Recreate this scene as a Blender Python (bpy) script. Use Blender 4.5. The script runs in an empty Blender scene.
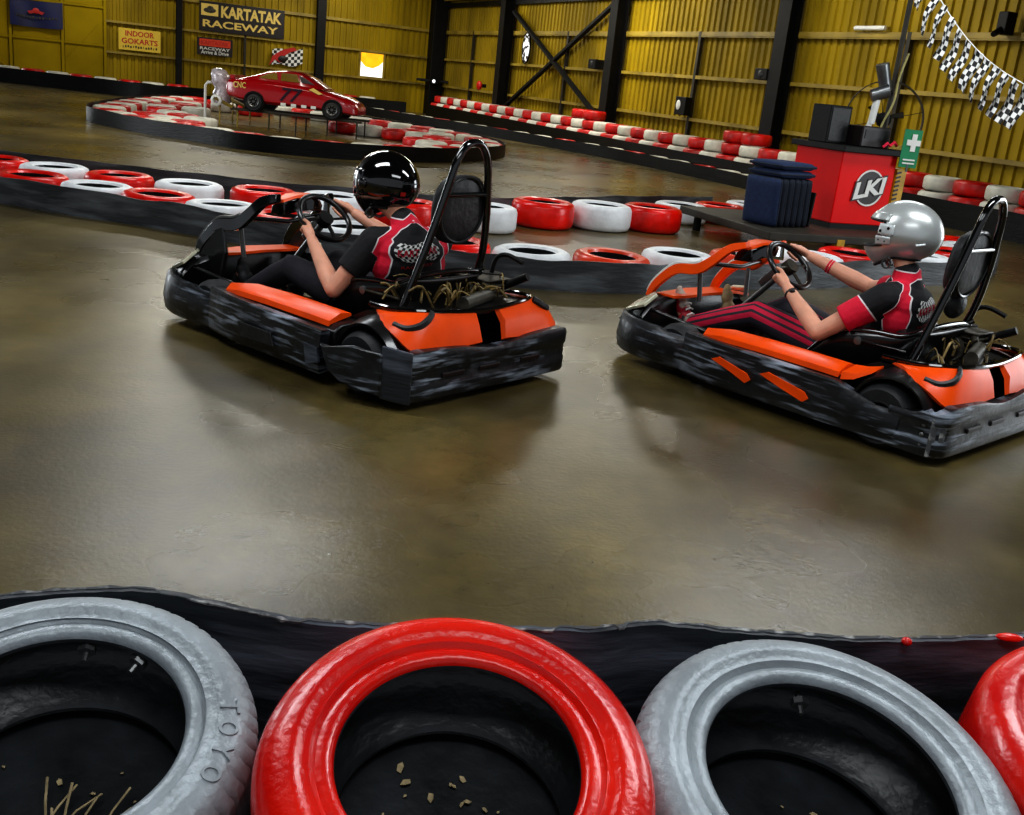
import bpy, bmesh, math, random
from mathutils import Vector, Matrix, Euler, noise
random.seed(7)
COL = bpy.context.scene.collection
PI = math.pi
V = Vector


def srgb(r, g, b):
    def f(c):
        c = c / 255.0
        return c / 12.92 if c <= 0.04045 else ((c + 0.055) / 1.055) ** 2.4
    return (f(r), f(g), f(b), 1.0)


# ---------------------------------------------------------------- materials
def mat(name, col, rough=0.5, metal=0.0, var=0.25, scale=6.0, stretch=(1, 1, 1), bump=0.0, bscale=None,
        coat=0.0, spec=0.5, col2=None, lo=0.35, hi=0.7, emit=0.0, detail=6.0):
    m = bpy.data.materials.new(name)
    m.use_nodes = True
    nt = m.node_tree
    b = nt.nodes['Principled BSDF']
    N = nt.nodes.new
    tc = N('ShaderNodeTexCoord')
    mp = N('ShaderNodeMapping')
    mp.inputs['Scale'].default_value = stretch
    nt.links.new(tc.outputs['Object'], mp.inputs['Vector'])
    nz = N('ShaderNodeTexNoise')
    nz.inputs['Scale'].default_value = scale
    nz.inputs['Detail'].default_value = detail
    nt.links.new(mp.outputs['Vector'], nz.inputs['Vector'])
    rp = N('ShaderNodeValToRGB')
    rp.color_ramp.elements[0].position = lo
    rp.color_ramp.elements[1].position = hi
    c1 = tuple(c * (1 - var) for c in col[:3]) + (1,)
    c2 = col2 if col2 else tuple(min(1, c * (1 + var)) for c in col[:3]) + (1,)
    rp.color_ramp.elements[0].color = c1 if not col2 else col
    rp.color_ramp.elements[1].color = c2
    nt.links.new(nz.outputs['Fac'], rp.inputs['Fac'])
    nt.links.new(rp.outputs['Color'], b.inputs['Base Color'])
    b.inputs['Roughness'].default_value = rough
    b.inputs['Metallic'].default_value = metal
    b.inputs['Coat Weight'].default_value = coat
    b.inputs['Coat Roughness'].default_value = 0.08
    b.inputs['Specular IOR Level'].default_value = spec
    if emit:
        nt.links.new(rp.outputs['Color'], b.inputs['Emission Color'])
        b.inputs['Emission Strength'].default_value = emit
    if bump:
        bp = N('ShaderNodeBump')
        bp.inputs['Strength'].default_value = bump
        bp.inputs['Distance'].default_value = 0.02
        n2 = N('ShaderNodeTexNoise')
        n2.inputs['Scale'].default_value = bscale or scale * 4
        n2.inputs['Detail'].default_value = 8
        nt.links.new(mp.outputs['Vector'], n2.inputs['Vector'])
        nt.links.new(n2.outputs['Fac'], bp.inputs['Height'])
        nt.links.new(bp.outputs['Normal'], b.inputs['Normal'])
    return m


M = {}
M['black_steel'] = mat('black_steel', srgb(13, 12, 11), 0.55, var=.4, spec=.25)
M['dark_steel'] = mat('dark_steel', srgb(40, 34, 20), 0.55, var=.4)
M['girt'] = mat('girt_steel', srgb(146, 124, 44), 0.5, var=.35, scale=1.5)
M['wall'] = mat('corrugated_sheet', srgb(146, 122, 14), 0.6, var=.34, spec=.2, scale=0.9, stretch=(1, 1, .35))
M['wall_flat'] = mat('flat_sheet', srgb(150, 126, 10), 0.7, spec=.1, var=.18, scale=0.8)
M['ceiling'] = mat('roof_sheet', srgb(50, 42, 22), 0.6, var=.3, scale=1)
M['rubber'] = mat('tyre_rubber', srgb(22, 22, 23), 0.55, var=.4, scale=14, bump=.2)
M['liner'] = mat('tyre_liner', srgb(46, 49, 52), 0.34, var=.5, scale=7, stretch=(1, 1, 2.5), bump=.15)
M['silver_paint'] = mat('silver_tyre_paint', srgb(150, 158, 163), 0.42, metal=.2, var=.16, scale=9, bump=.22, bscale=50)
M['red_gloss'] = mat('red_tyre_paint_wet', srgb(200, 10, 4), 0.27, var=.3, scale=4, bump=.14, bscale=60, coat=.2,
                     col2=srgb(240, 36, 8))
M['fray'] = mat('frayed_edge', srgb(84, 86, 88), 0.8, col2=srgb(190, 190, 188), scale=30, lo=.5, hi=.7)
M['white_tyre'] = mat('white_tyre_paint', srgb(228, 231, 232), 0.4, var=.1, scale=7, bump=.15, bscale=30, lo=.3, hi=.6)
M['red_tyre'] = mat('red_tyre_paint', srgb(226, 20, 6), 0.3, spec=.4, var=.3, scale=5, bump=.15, bscale=30, coat=.2)
M['red_orange'] = mat('orange_red_tyre_paint', srgb(222, 60, 24), 0.32, var=.25, scale=5, bump=.15, bscale=30, coat=.2)
M['far_white'] = mat('far_white_paint', srgb(206, 204, 190), 0.5, var=.18, scale=5)
M['far_red'] = mat('far_red_paint', srgb(188, 18, 10), 0.4, var=.35, scale=5)
M['orange_kart'] = mat('orange_plastic', srgb(244, 82, 8), 0.36, var=.12, scale=4, coat=.04, spec=.22)
M['kart_black'] = mat('black_plastic', srgb(17, 17, 18), 0.34, var=.4, scale=10, bump=.06, coat=.1)
M['gloss_black'] = mat('gloss_black', srgb(9, 9, 10), 0.07, var=.2, coat=1.0)
M['satin_black'] = mat('satin_black', srgb(20, 20, 21), 0.3, var=.2, coat=.25)
M['pad_black'] = mat('vinyl_pad', srgb(26, 26, 27), 0.5, var=.3, scale=12, bump=.3, bscale=18)
M['slick'] = mat('kart_slick_rubber', srgb(30, 31, 33), 0.6, var=.35, scale=16, stretch=(1, .15, 1), bump=.1)
M['rim'] = mat('alloy_rim', srgb(120, 120, 118), 0.35, metal=.8, var=.2)
M['steel'] = mat('bright_steel', srgb(118, 120, 120), 0.35, metal=.8, var=.2)
M['gold'] = mat('brass_brown_metal', srgb(122, 102, 58), 0.5, metal=.3, var=.6, scale=20)
M['engine'] = mat('engine_grey', srgb(70, 66, 56), 0.45, metal=.4, var=.5, scale=18)
M['skin'] = mat('skin', srgb(222, 160, 132), 0.5, var=.1, scale=10, bump=.03)
M['hair'] = mat('grey_hair', srgb(88, 80, 70), 0.7, var=.4, scale=60)
M['silver_helmet'] = mat('silver_helmet', srgb(196, 200, 198), 0.3, metal=.45, var=.06, scale=3, coat=.4)
M['hinge'] = mat('hinge_plate', srgb(205, 212, 212), 0.35, var=.06, metal=.2)
M['white_rubber'] = mat('white_plastic', srgb(220, 220, 214), 0.4, var=.08)
M['lens'] = mat('headlight_lens', srgb(216, 214, 186), 0.15, var=.35, scale=9, coat=.6)
M['blue_cloth'] = mat('navy_cushion_cloth', srgb(26, 44, 78), 0.85, var=.2, scale=30, bump=.2)
M['blue_dark'] = mat('dark_cushion_cloth', srgb(24, 32, 46), 0.85, var=.2, scale=30, bump=.2)
M['wood_board'] = mat('dusty_black_board', srgb(46, 42, 32), 0.6, var=.35, scale=5)
M['box_red'] = mat('red_cabinet', srgb(226, 3, 4), 0.5, var=.06, scale=2, spec=.2)
M['green'] = mat('green_sign', srgb(20, 128, 82), 0.4, var=.08)
M['yellow'] = mat('yellow_plastic', srgb(196, 152, 20), 0.45, var=.2, scale=12)
M['white'] = mat('white_lettering', srgb(222, 222, 216), 0.5, var=.04)
M['cream'] = mat('cream_lettering', srgb(226, 196, 104), 0.5, var=.06)
M['sign_black'] = mat('sign_black', srgb(24, 12, 12), 0.45, var=.2)
M['sign_orange'] = mat('sign_orange', srgb(206, 60, 18), 0.5, var=.15, scale=20)
M['sign_yellow'] = mat('sign_yellow', srgb(218, 186, 60), 0.5, var=.06)
M['sign_red'] = mat('sign_red', srgb(176, 28, 22), 0.5, var=.08)
M['flag_blue'] = mat('flag_navy', srgb(14, 22, 74), 0.6, var=.25, scale=3)
M['car_red'] = mat('car_red', srgb(160, 6, 16), 0.22, var=.08, scale=2, coat=.6)
M['car_dark'] = mat('car_number_blue', srgb(34, 12, 34), 0.4, var=.1)
M['car_glass'] = mat('car_window_plastic', srgb(126, 100, 30), 0.2, var=.25, scale=3)
M['wrap'] = mat('plastic_wrap', srgb(196, 186, 192), 0.2, var=.3, scale=14, bump=.5, bscale=12, coat=.5)
M['leaf'] = mat('dry_leaf', srgb(196, 176, 134), 0.8, var=.3, scale=40)
M['bright'] = mat('daylight_pane', srgb(225, 230, 236), 0.5, col2=srgb(246, 248, 250), scale=5, lo=.4, hi=.6, emit=1.0)
M['bright_y'] = mat('yellow_pane', srgb(236, 170, 20), 0.5, var=.15, scale=4, emit=.9)
M['whitehot'] = mat('bright_patch', srgb(12, 12, 12), 0.5, col2=srgb(240, 240, 245), scale=6.0, lo=.46, hi=.5, emit=.5)
M['magenta'] = mat('magenta_cloth', srgb(214, 20, 60), 0.75, var=.06)
M['straw'] = mat('straw_foam', srgb(176, 168, 110), 0.8, var=.2, scale=20)
M['eye'] = mat('eye', srgb(40, 30, 24), 0.2, var=.1)


def scuffed():
    m = mat('scuffed_black_plastic', srgb(15, 16, 18), 0.38, col2=srgb(30, 32, 35), scale=7, bump=.15, bscale=30, coat=.1)
    nt = m.node_tree
    b = nt.nodes['Principled BSDF']
    tc = nt.nodes.new('ShaderNodeTexCoord')
    mp = nt.nodes.new('ShaderNodeMapping')
    mp.inputs['Scale'].default_value = (2.6, 2.6, 26)
    nz = nt.nodes.new('ShaderNodeTexNoise')
    nz.inputs['Scale'].default_value = 1.6
    nz.inputs['Detail'].default_value = 5
    n2 = nt.nodes.new('ShaderNodeTexNoise')
    n2.inputs['Scale'].default_value = 3.0
    n2.inputs['Detail'].default_value = 3
    r1 = nt.nodes.new('ShaderNodeValToRGB')
    r1.color_ramp.elements[0].position = .5
    r1.color_ramp.elements[1].position = .66
    r2 = nt.nodes.new('ShaderNodeValToRGB')
    r2.color_ramp.elements[0].position = .4
    r2.color_ramp.elements[1].position = .62
    mu = nt.nodes.new('ShaderNodeMath')
    mu.operation = 'MULTIPLY'
    mx = nt.nodes.new('ShaderNodeMix')
    mx.data_type = 'RGBA'
    mx.inputs['B'].default_value = srgb(156, 166, 180)
    old = b.inputs['Base Color'].links[0].from_socket
    L = nt.links.new
    L(tc.outputs['Object'], mp.inputs['Vector'])
    L(mp.outputs['Vector'], nz.inputs['Vector'])
    L(tc.outputs['Object'], n2.inputs['Vector'])
    L(nz.outputs['Fac'], r1.inputs['Fac'])
    L(n2.outputs['Fac'], r2.inputs['Fac'])
    L(r1.outputs['Color'], mu.inputs[0])
    L(r2.outputs['Color'], mu.inputs[1])
    L(mu.outputs[0], mx.inputs['Factor'])
    L(old, mx.inputs['A'])
    L(mx.outputs['Result'], b.inputs['Base Color'])
    return m


M['scuffed'] = scuffed()


def belt_mat(name, base, light, amount, spec=.5):
    m = mat(name, base, 0.42, spec=spec, col2=light, scale=2.0, stretch=(1, 1, 6), lo=.45, hi=amount, bump=.25, bscale=8)
    return m


M['belt'] = belt_mat('conveyor_belt', srgb(36, 40, 46), srgb(112, 120, 134), .8)
M['belt_mid'] = belt_mat('grey_conveyor_belt', srgb(50, 52, 55), srgb(112, 116, 120), .85)
M['belt_far'] = belt_mat('dark_conveyor_belt', srgb(9, 9, 8), srgb(24, 24, 22), .95, .2)


def checker(name, c1, c2, scale):
    m = bpy.data.materials.new(name)
    m.use_nodes = True
    nt = m.node_tree
    b = nt.nodes['Principled BSDF']
    at = nt.nodes.new('ShaderNodeAttribute')
    at.attribute_name = 'pat'
    ck = nt.nodes.new('ShaderNodeTexChecker')
    ck.inputs['Scale'].default_value = scale
    ck.inputs['Color1'].default_value = c1
    ck.inputs['Color2'].default_value = c2
    nt.links.new(at.outputs['Vector'], ck.inputs['Vector'])
    nt.links.new(ck.outputs['Color'], b.inputs['Base Color'])
    b.inputs['Roughness'].default_value = .6
    return m


M['checker'] = checker('checkered_cloth', srgb(20, 20, 20), srgb(226, 226, 222), 1.0)


def floor_mat():
    m = bpy.data.materials.new('painted_concrete')
    m.use_nodes = True
    nt = m.node_tree
    b = nt.nodes['Principled BSDF']
    N = nt.nodes.new
    L = nt.links.new
    tc = N('ShaderNodeTexCoord')

    def nz(scale, det, stretch=(1, 1, 1), rot=0):
        mp = N('ShaderNodeMapping')
        mp.inputs['Scale'].default_value = stretch
        mp.inputs['Rotation'].default_value = (0, 0, rot)
        L(tc.outputs['Object'], mp.inputs['Vector'])
        n = N('ShaderNodeTexNoise')
        n.inputs['Scale'].default_value = scale
        n.inputs['Detail'].default_value = det
        n.inputs['Roughness'].default_value = .6
        L(mp.outputs['Vector'], n.inputs['Vector'])
        return n

    def ramp(src, p0, p1, c0, c1):
        r = N('ShaderNodeValToRGB')
        r.color_ramp.elements[0].position = p0
        r.color_ramp.elements[1].position = p1
        r.color_ramp.elements[0].color = c0
        r.color_ramp.elements[1].color = c1
        L(src, r.inputs['Fac'])
        return r

    def mix(f, a, bb, mode='MIX', fac=None):
        x = N('ShaderNodeMix')
        x.data_type = 'RGBA'
        x.blend_type = mode
        if f is not None:
            L(f, x.inputs['Factor'])
        else:
            x.inputs['Factor'].default_value = fac
        L(a, x.inputs['A'])
        L(bb, x.inputs['B'])
        return x.outputs['Result']
    base = ramp(nz(.42, 7).outputs['Fac'], .33, .66, srgb(50, 43, 23), srgb(120, 105, 62)).outputs['Color']
    fine = ramp(nz(9, 9).outputs['Fac'], .3, .75, (.72, .72, .72, 1), (1.2, 1.2, 1.2, 1)).outputs['Color']
    c = mix(None, base, fine, 'MULTIPLY', .75)
    # dark rubber skid arcs along the racing line
    sk = ramp(nz(1.1, 4, (1, .16, 1), .5).outputs['Fac'], .42, .64, (.62, .61, .6, 1), (1, 1, 1, 1)).outputs['Color']
    c = mix(None, c, sk, 'MULTIPLY', .8)
    # worn pale patches
    wr = ramp(nz(1.3, 5).outputs['Fac'], .57, .82, (0, 0, 0, 1), (1, 1, 1, 1)).outputs['Color']
    pale = N('ShaderNodeRGB')
    pale.outputs[0].default_value = srgb(132, 124, 98)
    mm = N('ShaderNodeMath')
    mm.operation = 'MULTIPLY'
    mm.inputs[1].default_value = .3
    L(wr, mm.inputs[0])
    c = mix(mm.outputs[0], c, pale.outputs[0])
    # dark specks
    sp = ramp(nz(26, 4).outputs['Fac'], .69, .73, (1, 1, 1, 1), (.45, .42, .38, 1)).outputs['Color']
    c = mix(None, c, sp, 'MULTIPLY', .7)
    L(c, b.inputs['Base Color'])
    rr = ramp(nz(.7, 3).outputs['Fac'], .3, .7, (.22, .22, .22, 1), (.35, .35, .35, 1))
    L(rr.outputs['Color'], b.inputs['Roughness'])
    b.inputs['Specular IOR Level'].default_value = .6
    bp = N('ShaderNodeBump')
    bp.inputs['Strength'].default_value = .12
    bp.inputs['Distance'].default_value = .01
    L(nz(40, 8).outputs['Fac'], bp.inputs['Height'])
    L(bp.outputs['Normal'], b.inputs['Normal'])
    return m


M['floor'] = floor_mat()


# ---------------------------------------------------------------- mesh collector
class MB:
    def __init__(s):
        s.v, s.f, s.m = [], [], []
        s.cm = 0

    def add(s, vs, fs, X=None):
        o = len(s.v)
        for p in vs:
            p = V(p)
            s.v.append(tuple(X @ p) if X is not None else tuple(p))
        for f in fs:
            s.f.append(tuple(i + o for i in f))
            s.m.append(s.cm)
        return s

    def box(s, c, d, rot=None, X=None):
        x, y, z = d[0] / 2, d[1] / 2, d[2] / 2
        vs = [V((a * x, b * y, e * z)) for a in (-1, 1) for b in (-1, 1) for e in (-1, 1)]
        if rot is not None:
            R = Euler(rot).to_matrix()
            vs = [R @ p for p in vs]
        vs = [p + V(c) for p in vs]
        return s.add(vs, [(0, 1, 3, 2), (4, 6, 7, 5), (0, 4, 5, 1), (2, 3, 7, 6), (0, 2, 6, 4), (1, 5, 7, 3)], X)

    def loft(s, loops, caps=True, X=None, closed=True, ring=False):
        n = len(loops[0])
        vs = [p for l in loops for p in l]
        fs = []
        k = len(loops)
        for i in range(k if ring else k - 1):
            j = (i + 1) % k
            for a in range(n if closed else n - 1):
                b = (a + 1) % n
                fs.append((i * n + a, i * n + b, j * n + b, j * n + a))
        if caps and not ring and closed:
            fs.append(tuple(range(n))[::-1])
            fs.append(tuple((k - 1) * n + a for a in range(n)))
        return s.add(vs, fs, X)

    def tube(s, pts, r, seg=8, closed=False, X=None, flat=1.0):
        pts = [V(p) for p in pts]
        n = len(pts)
        rs = r if isinstance(r, (list, tuple)) else [r] * n
        loops = []
        up = None
        for i, p in enumerate(pts):
            if closed:
                t = (pts[(i + 1) % n] - pts[i - 1]).normalized()
            else:
                t = (pts[min(i + 1, n - 1)] - pts[max(i - 1, 0)]).normalized()
            if up is None:
                up = V((0, 0, 1)) if abs(t.z) < .9 else V((1, 0, 0))
            a = (up - t * up.dot(t))
            if a.length < 1e-6:
                a = t.orthogonal()
            a.normalize()
            up = a
            b = t.cross(a)
            loops.append([p + (a * math.cos(q) * flat + b * math.sin(q)) * rs[i] for q in
                          [2 * PI * k / seg for k in range(seg)]])
        return s.loft(loops, True, X, True, closed)

    def lathe(s, prof, seg=24, X=None, closed=False):
        """prof: (r, z); closed profile makes a ring"""
        loops = [[(r * math.cos(a), r * math.sin(a), z) for r, z in prof] for a in
                 [2 * PI * k / seg for k in range(seg)]]
        return s.loft(loops, False, X, closed, True)

    def ell(s, c, r, seg=14, ring=9, R=None, X=None):
        loops = []
        for i in range(ring + 1):
            th = PI * i / ring
            th = min(max(th, .02), PI - .02)
            lp = []
            for k in range(seg):
                a = 2 * PI * k / seg
                p = V((r[0] * math.sin(th) * math.cos(a), r[1] * math.sin(th) * math.sin(a), -r[2] * math.cos(th)))
                if R is not None:
                    p = R @ p
                lp.append(p + V(c))
            loops.append(lp)
        return s.loft(loops, True, X)

    def limb(s, pts, rs, seg=12):
        s.tube(pts, rs, seg)
        for p, r in zip(pts, rs):
            s.ell(p, (r, r, r), seg, 8)
        return s

    def prism(s, poly, z0, z1, X=None):
        return s.loft([[(x, y, z0) for x, y in poly], [(x, y, z1) for x, y in poly]], True, X)

    def slab(s, pts, t, X=None):
        """thin plate through a 3d polygon, thickness t along its normal"""
        pts = [V(p) for p in pts]
        n = V((0, 0, 0))
        for i in range(len(pts)):
            a, b = pts[i], pts[(i + 1) % len(pts)]
            n += a.cross(b)
        n.normalize()
        return s.loft([[p - n * t / 2 for p in pts], [p + n * t / 2 for p in pts]], True, X)

    def sweep(s, path, prof, closed=False, X=None, side=1):
        """path: plan points (x,y,z); prof: (offset along plan normal, dz) closed loop"""
        path = [V(p) for p in path]
        n = len(path)
        loops = []
        for i, p in enumerate(path):
            t = (path[(i + 1) % n] - path[i - 1]) if closed else (path[min(i + 1, n - 1)] - path[max(i - 1, 0)])
            t.z = 0
            t.normalize()
            nn = V((t.y, -t.x, 0)) * side
            pr = prof(i / max(1, n - 1)) if callable(prof) else prof
            loops.append([p + nn * o + V((0, 0, dz)) for o, dz in pr])
        return s.loft(loops, True, X, True, closed)

    def grid(s, fn, nu, nv, X=None):
        vs = [fn(i / nu, j / nv) for i in range(nu + 1) for j in range(nv + 1)]
        fs = [(i * (nv + 1) + j, i * (nv + 1) + j + 1, (i + 1) * (nv + 1) + j + 1, (i + 1) * (nv + 1) + j)
              for i in range(nu) for j in range(nv)]
        return s.add(vs, fs, X)

    def mesh(s, name, mats, smooth=35, fix=True):
        me = bpy.data.meshes.new(name)
        me.from_pydata(s.v, [], s.f)
        mats = mats if isinstance(mats, (list, tuple)) else [mats]
        for m in mats:
            me.materials.append(m)
        if len(mats) > 1:
            me.polygons.foreach_set('material_index', s.m)
        if fix:
            bm = bmesh.new()
            bm.from_mesh(me)
            bmesh.ops.recalc_face_normals(bm, faces=bm.faces)
            bm.to_mesh(me)
            bm.free()
        me.update()
        if smooth:
            me.shade_smooth()
            if smooth < 180:
                me.set_sharp_from_angle(angle=math.radians(smooth))
        return me

    def build(s, name, mats, parent=None, smooth=35, bevel=0, fix=True, X=None):
        o = bpy.data.objects.new(name, s.mesh(name, mats, smooth, fix))
        COL.objects.link(o)
        if parent is not None:
            o.parent = parent
        if X is not None:
            o.matrix_local = X
        if bevel:
            md = o.modifiers.new('Bevel', 'BEVEL')
            md.width = bevel
            md.segments = 2
            md.limit_method = 'ANGLE'
        return o


def tag(o, label=None, cat=None, group=None, kind=None):
    if label:
        o['label'] = label
    if cat:
        o['category'] = cat
    if group:
        o['group'] = group
    if kind:
        o['kind'] = kind
    return o


def empty(name, loc=(0, 0, 0), rz=0.0, label=None, cat=None, group=None):
    o = bpy.data.objects.new(name, None)
    o.empty_display_size = .2
    o.location = loc
    o.rotation_euler = (0, 0, rz)
    COL.objects.link(o)
    return tag(o, label, cat, group)


def fuse(mb, voxel, it=4, name='fused'):
    """one continuous skin over overlapping volumes"""
    o = bpy.data.objects.new(name, mb.mesh(name, M['skin'], 0))
    COL.objects.link(o)
    r = o.modifiers.new('r', 'REMESH')
    r.mode = 'VOXEL'
    r.voxel_size = voxel
    r.use_smooth_shade = True
    sm = o.modifiers.new('s', 'SMOOTH')
    sm.iterations = it
    sm.factor = .5
    dg = bpy.context.evaluated_depsgraph_get()
    me = bpy.data.meshes.new_from_object(o.evaluated_get(dg))
    old = o.data
    bpy.data.objects.remove(o)
    bpy.data.meshes.remove(old)
    me.name = name
    me.materials.clear()
    me.shade_smooth()
    return me


def obj(name, me, mats, parent=None):
    for m in (mats if isinstance(mats, (list, tuple)) else [mats]):
        me.materials.append(m)
    o = bpy.data.objects.new(name, me)
    COL.objects.link(o)
    if parent is not None:
        o.parent = parent
    return o


def spline(pts, n=8, closed=False):
    pts = [V(p) for p in pts]
    out = []
    N = len(pts)
    for i in range(N if closed else N - 1):
        if closed:
            p0, p1, p2, p3 = pts[i - 1], pts[i], pts[(i + 1) % N], pts[(i + 2) % N]
        else:
            p0, p1, p2, p3 = pts[max(i - 1, 0)], pts[i], pts[i + 1], pts[min(i + 2, N - 1)]
        for k in range(n):
            t = k / n
            out.append(.5 * ((2 * p1) + (p2 - p0) * t + (2 * p0 - 5 * p1 + 4 * p2 - p3) * t * t
                             + (3 * p1 - p0 - 3 * p2 + p3) * t ** 3))
    if not closed:
        out.append(pts[-1])
    return out


def text_geo(txt, size, extrude=.004, bold=0.0, spacing=1.0, align='CENTER'):
    """vertices and faces of lettering lying in the XY plane"""
    cu = bpy.data.curves.new('lettering', 'FONT')
    cu.body = txt
    cu.size = size
    cu.extrude = extrude
    cu.offset = bold
    cu.space_character = spacing
    cu.align_x = align
    cu.align_y = 'CENTER'
    cu.resolution_u = 3
    o = bpy.data.objects.new('lettering', cu)
    COL.objects.link(o)
    dg = bpy.context.evaluated_depsgraph_get()
    me = bpy.data.meshes.new_from_object(o.evaluated_get(dg))
    vs = [v.co.copy() for v in me.vertices]
    fs = [tuple(p.vertices) for p in me.polygons]
    bpy.data.objects.remove(o)
    bpy.data.curves.remove(cu)
    bpy.data.meshes.remove(me)
    return vs, fs


def fit_text(txt, w, h, ex=.004, bold=0.0):
    """lettering stretched to width w and height h, centred on the origin"""
    vs, fs = text_geo(txt, 1.0, ex, bold)
    x0, x1 = min(v.x for v in vs), max(v.x for v in vs)
    y0, y1 = min(v.y for v in vs), max(v.y for v in vs)
    vs = [V(((v.x - (x0 + x1) / 2) * w / (x1 - x0), (v.y - (y0 + y1) / 2) * h / (y1 - y0), v.z)) for v in vs]
    return vs, fs


def frame(o, x, z):
    """matrix with local x axis x, local z axis z (facing), y = up of the plate"""
    x = V(x).normalized()
    z = V(z).normalized()
    y = z.cross(x)
    m = Matrix((x, y, z)).transposed().to_4x4()
    m.translation = V(o)
    return m


ORD = ('zeroth first second third fourth fifth sixth seventh eighth ninth tenth eleventh twelfth thirteenth fourteenth '
       'fifteenth sixteenth seventeenth eighteenth nineteenth twentieth').split()


def ordinal(n):
    if n <= 20:
        return ORD[n]
    tens = {2: 'twenty', 3: 'thirty', 4: 'forty', 5: 'fifty'}[n // 10]
    return {20: 'twentieth', 30: 'thirtieth', 40: 'fortieth', 50: 'fiftieth'}[n] if n % 10 == 0 else tens + '-' + ORD[n % 10]
# ---------------------------------------------------------------- setting
K = V((-4.3, 44.0, 0))
dR = V((.43296, -.90141, 0))
dL = V((-.87823, -.47824, 0))
nR = V((-.90141, -.43296, 0))
nL = V((.47824, -.87823, 0))


def onwall(side, s, z, off=0.0):
    return K + (dL * s + nL * off if side == 'L' else dR * s + nR * off) + V((0, 0, z))


def wallframe(side, s, z, off):
    return frame(onwall(side, s, z, off), -dL if side == 'L' else dR, nL if side == 'L' else nR)


def struct(mb, name, m, smooth=30, bevel=0):
    return tag(mb.build(name, m, None, smooth, bevel), kind='structure')


ROOF = 4.75
fl = MB().grid(lambda a, b: (-30 + 50 * a, -4 + 52 * b, 0), 2, 2)
struct(fl, 'floor', M['floor'], 0)
ce = MB()
ce.box((-4, 22, ROOF + .05), (52, 52, .06))
struct(ce, 'ceiling', M['ceiling'], 0)


def corr(side, s0, s1, z0, z1, pitch=.24, d=.045):
    mb = MB()
    pr = []
    s = s0
    while s < s1:
        for ds, off in ((0, 0), (.30, 0), (.38, d), (.82, d), (.90, 0)):
            pr.append((s + ds * pitch, off))
        s += pitch
    lo = [onwall(side, a, z0, o) for a, o in pr]
    hi = [onwall(side, a, z1, o) for a, o in pr]
    mb.loft([lo, hi], False, None, False)
    return mb


struct(corr('L', 0, 24, 0, ROOF), 'wall_left', M['wall'], 20)
struct(corr('R', 0, 34, 0, ROOF), 'wall_right', M['wall'], 20)
# flat sheeted sliding door at the end of the left wall
dm = MB()
for a, b in ((12.78, 14.0), (14.14, 15.6), (15.76, 17.6), (17.75, 20), (20.1, 24)):
    for z0, z1 in ((0, 1.26), (1.34, 2.5), (2.58, ROOF)):
        A = onwall('L', a, z0, .075)
        B = onwall('L', b, z0, .075)
        mb = [A, B, V((B.x, B.y, z1)), V((A.x, A.y, z1))]
        dm.slab(mb, .03)
d1 = struct(dm, 'door_1', M['wall_flat'], 0)
fr = MB()
for s in (12.71, 14.07, 15.68, 17.68, 20.05):
    X = wallframe('L', s, 0, .11)
    fr.box((0, ROOF / 2, 0), (.09, ROOF, .1), None, X)
for z in (1.30, 2.54):
    fr.box((-(5.6), 0, 0), (11.2, .07, .08), None, wallframe('L', 12.72, z, .11))
fr.tube([onwall('L', 15.6, .15, .1), onwall('L', 17.2, 1.3, .1)], .03, 6)
fr.tube([onwall('L', 12.9, 2.0, .09), onwall('L', 14.0, .75, .09)], .012, 6)
tag(fr.build('door_frame', M['wall_flat'], d1, 30))

n = 0


def trim(mb, m, bevel=0):
    global n
    n += 1
    return struct(mb, 'trim_%d' % n, m, 30, bevel)


for z, r in ((1.12, .05), (2.13, .05), (3.14, .07)):
    mb = MB()
    mb.box((-6.35, 0, 0), (12.7, r * 1.5, .12), None, wallframe('L', 0, z, .11))
    trim(mb, M['girt'])
    mb = MB()
    mb.box((17, 0, 0), (34, r * 1.6, .12), None, wallframe('R', 0, z, .11))
    if z > 3:
        mb.box((17, -.06, .05), (34, .03, .02), None, wallframe('R', 0, z, .11))
    trim(mb, M['girt'])
# eave beam and roof truss chord
mb = MB().box((17, 0, 0), (34, .16, .18), None, wallframe('R', 0, 4.12, .14))
trim(mb, M['black_steel'])
mb = MB().box((3.0, 0, 0), (5.4, .12, .12), None, wallframe('R', 0, 4.33, .3))
trim(mb, M['girt'])
for s0, s1 in ((0, 6), (6.8, 14.3)):
    mb = MB()
    mb.tube([onwall('R', s0, 4.62, .4), onwall('R', s1, 4.55, .4)], .1, 6)
    trim(mb, M['black_steel'])


def ibeam(side, s, w, d, off=.16):
    X = wallframe(side, s, 0, off)
    mb = MB()
    mb.box((0, ROOF / 2, .02), (w, ROOF, .03), None, X)
    mb.box((0, ROOF / 2, d), (w, ROOF, .03), None, X)
    mb.box((0, ROOF / 2, d / 2), (.05, ROOF, d), None, X)
    mb.box((0, .03, d / 2), (w * 1.3, .06, d * 1.3), None, X)
    return mb


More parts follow.
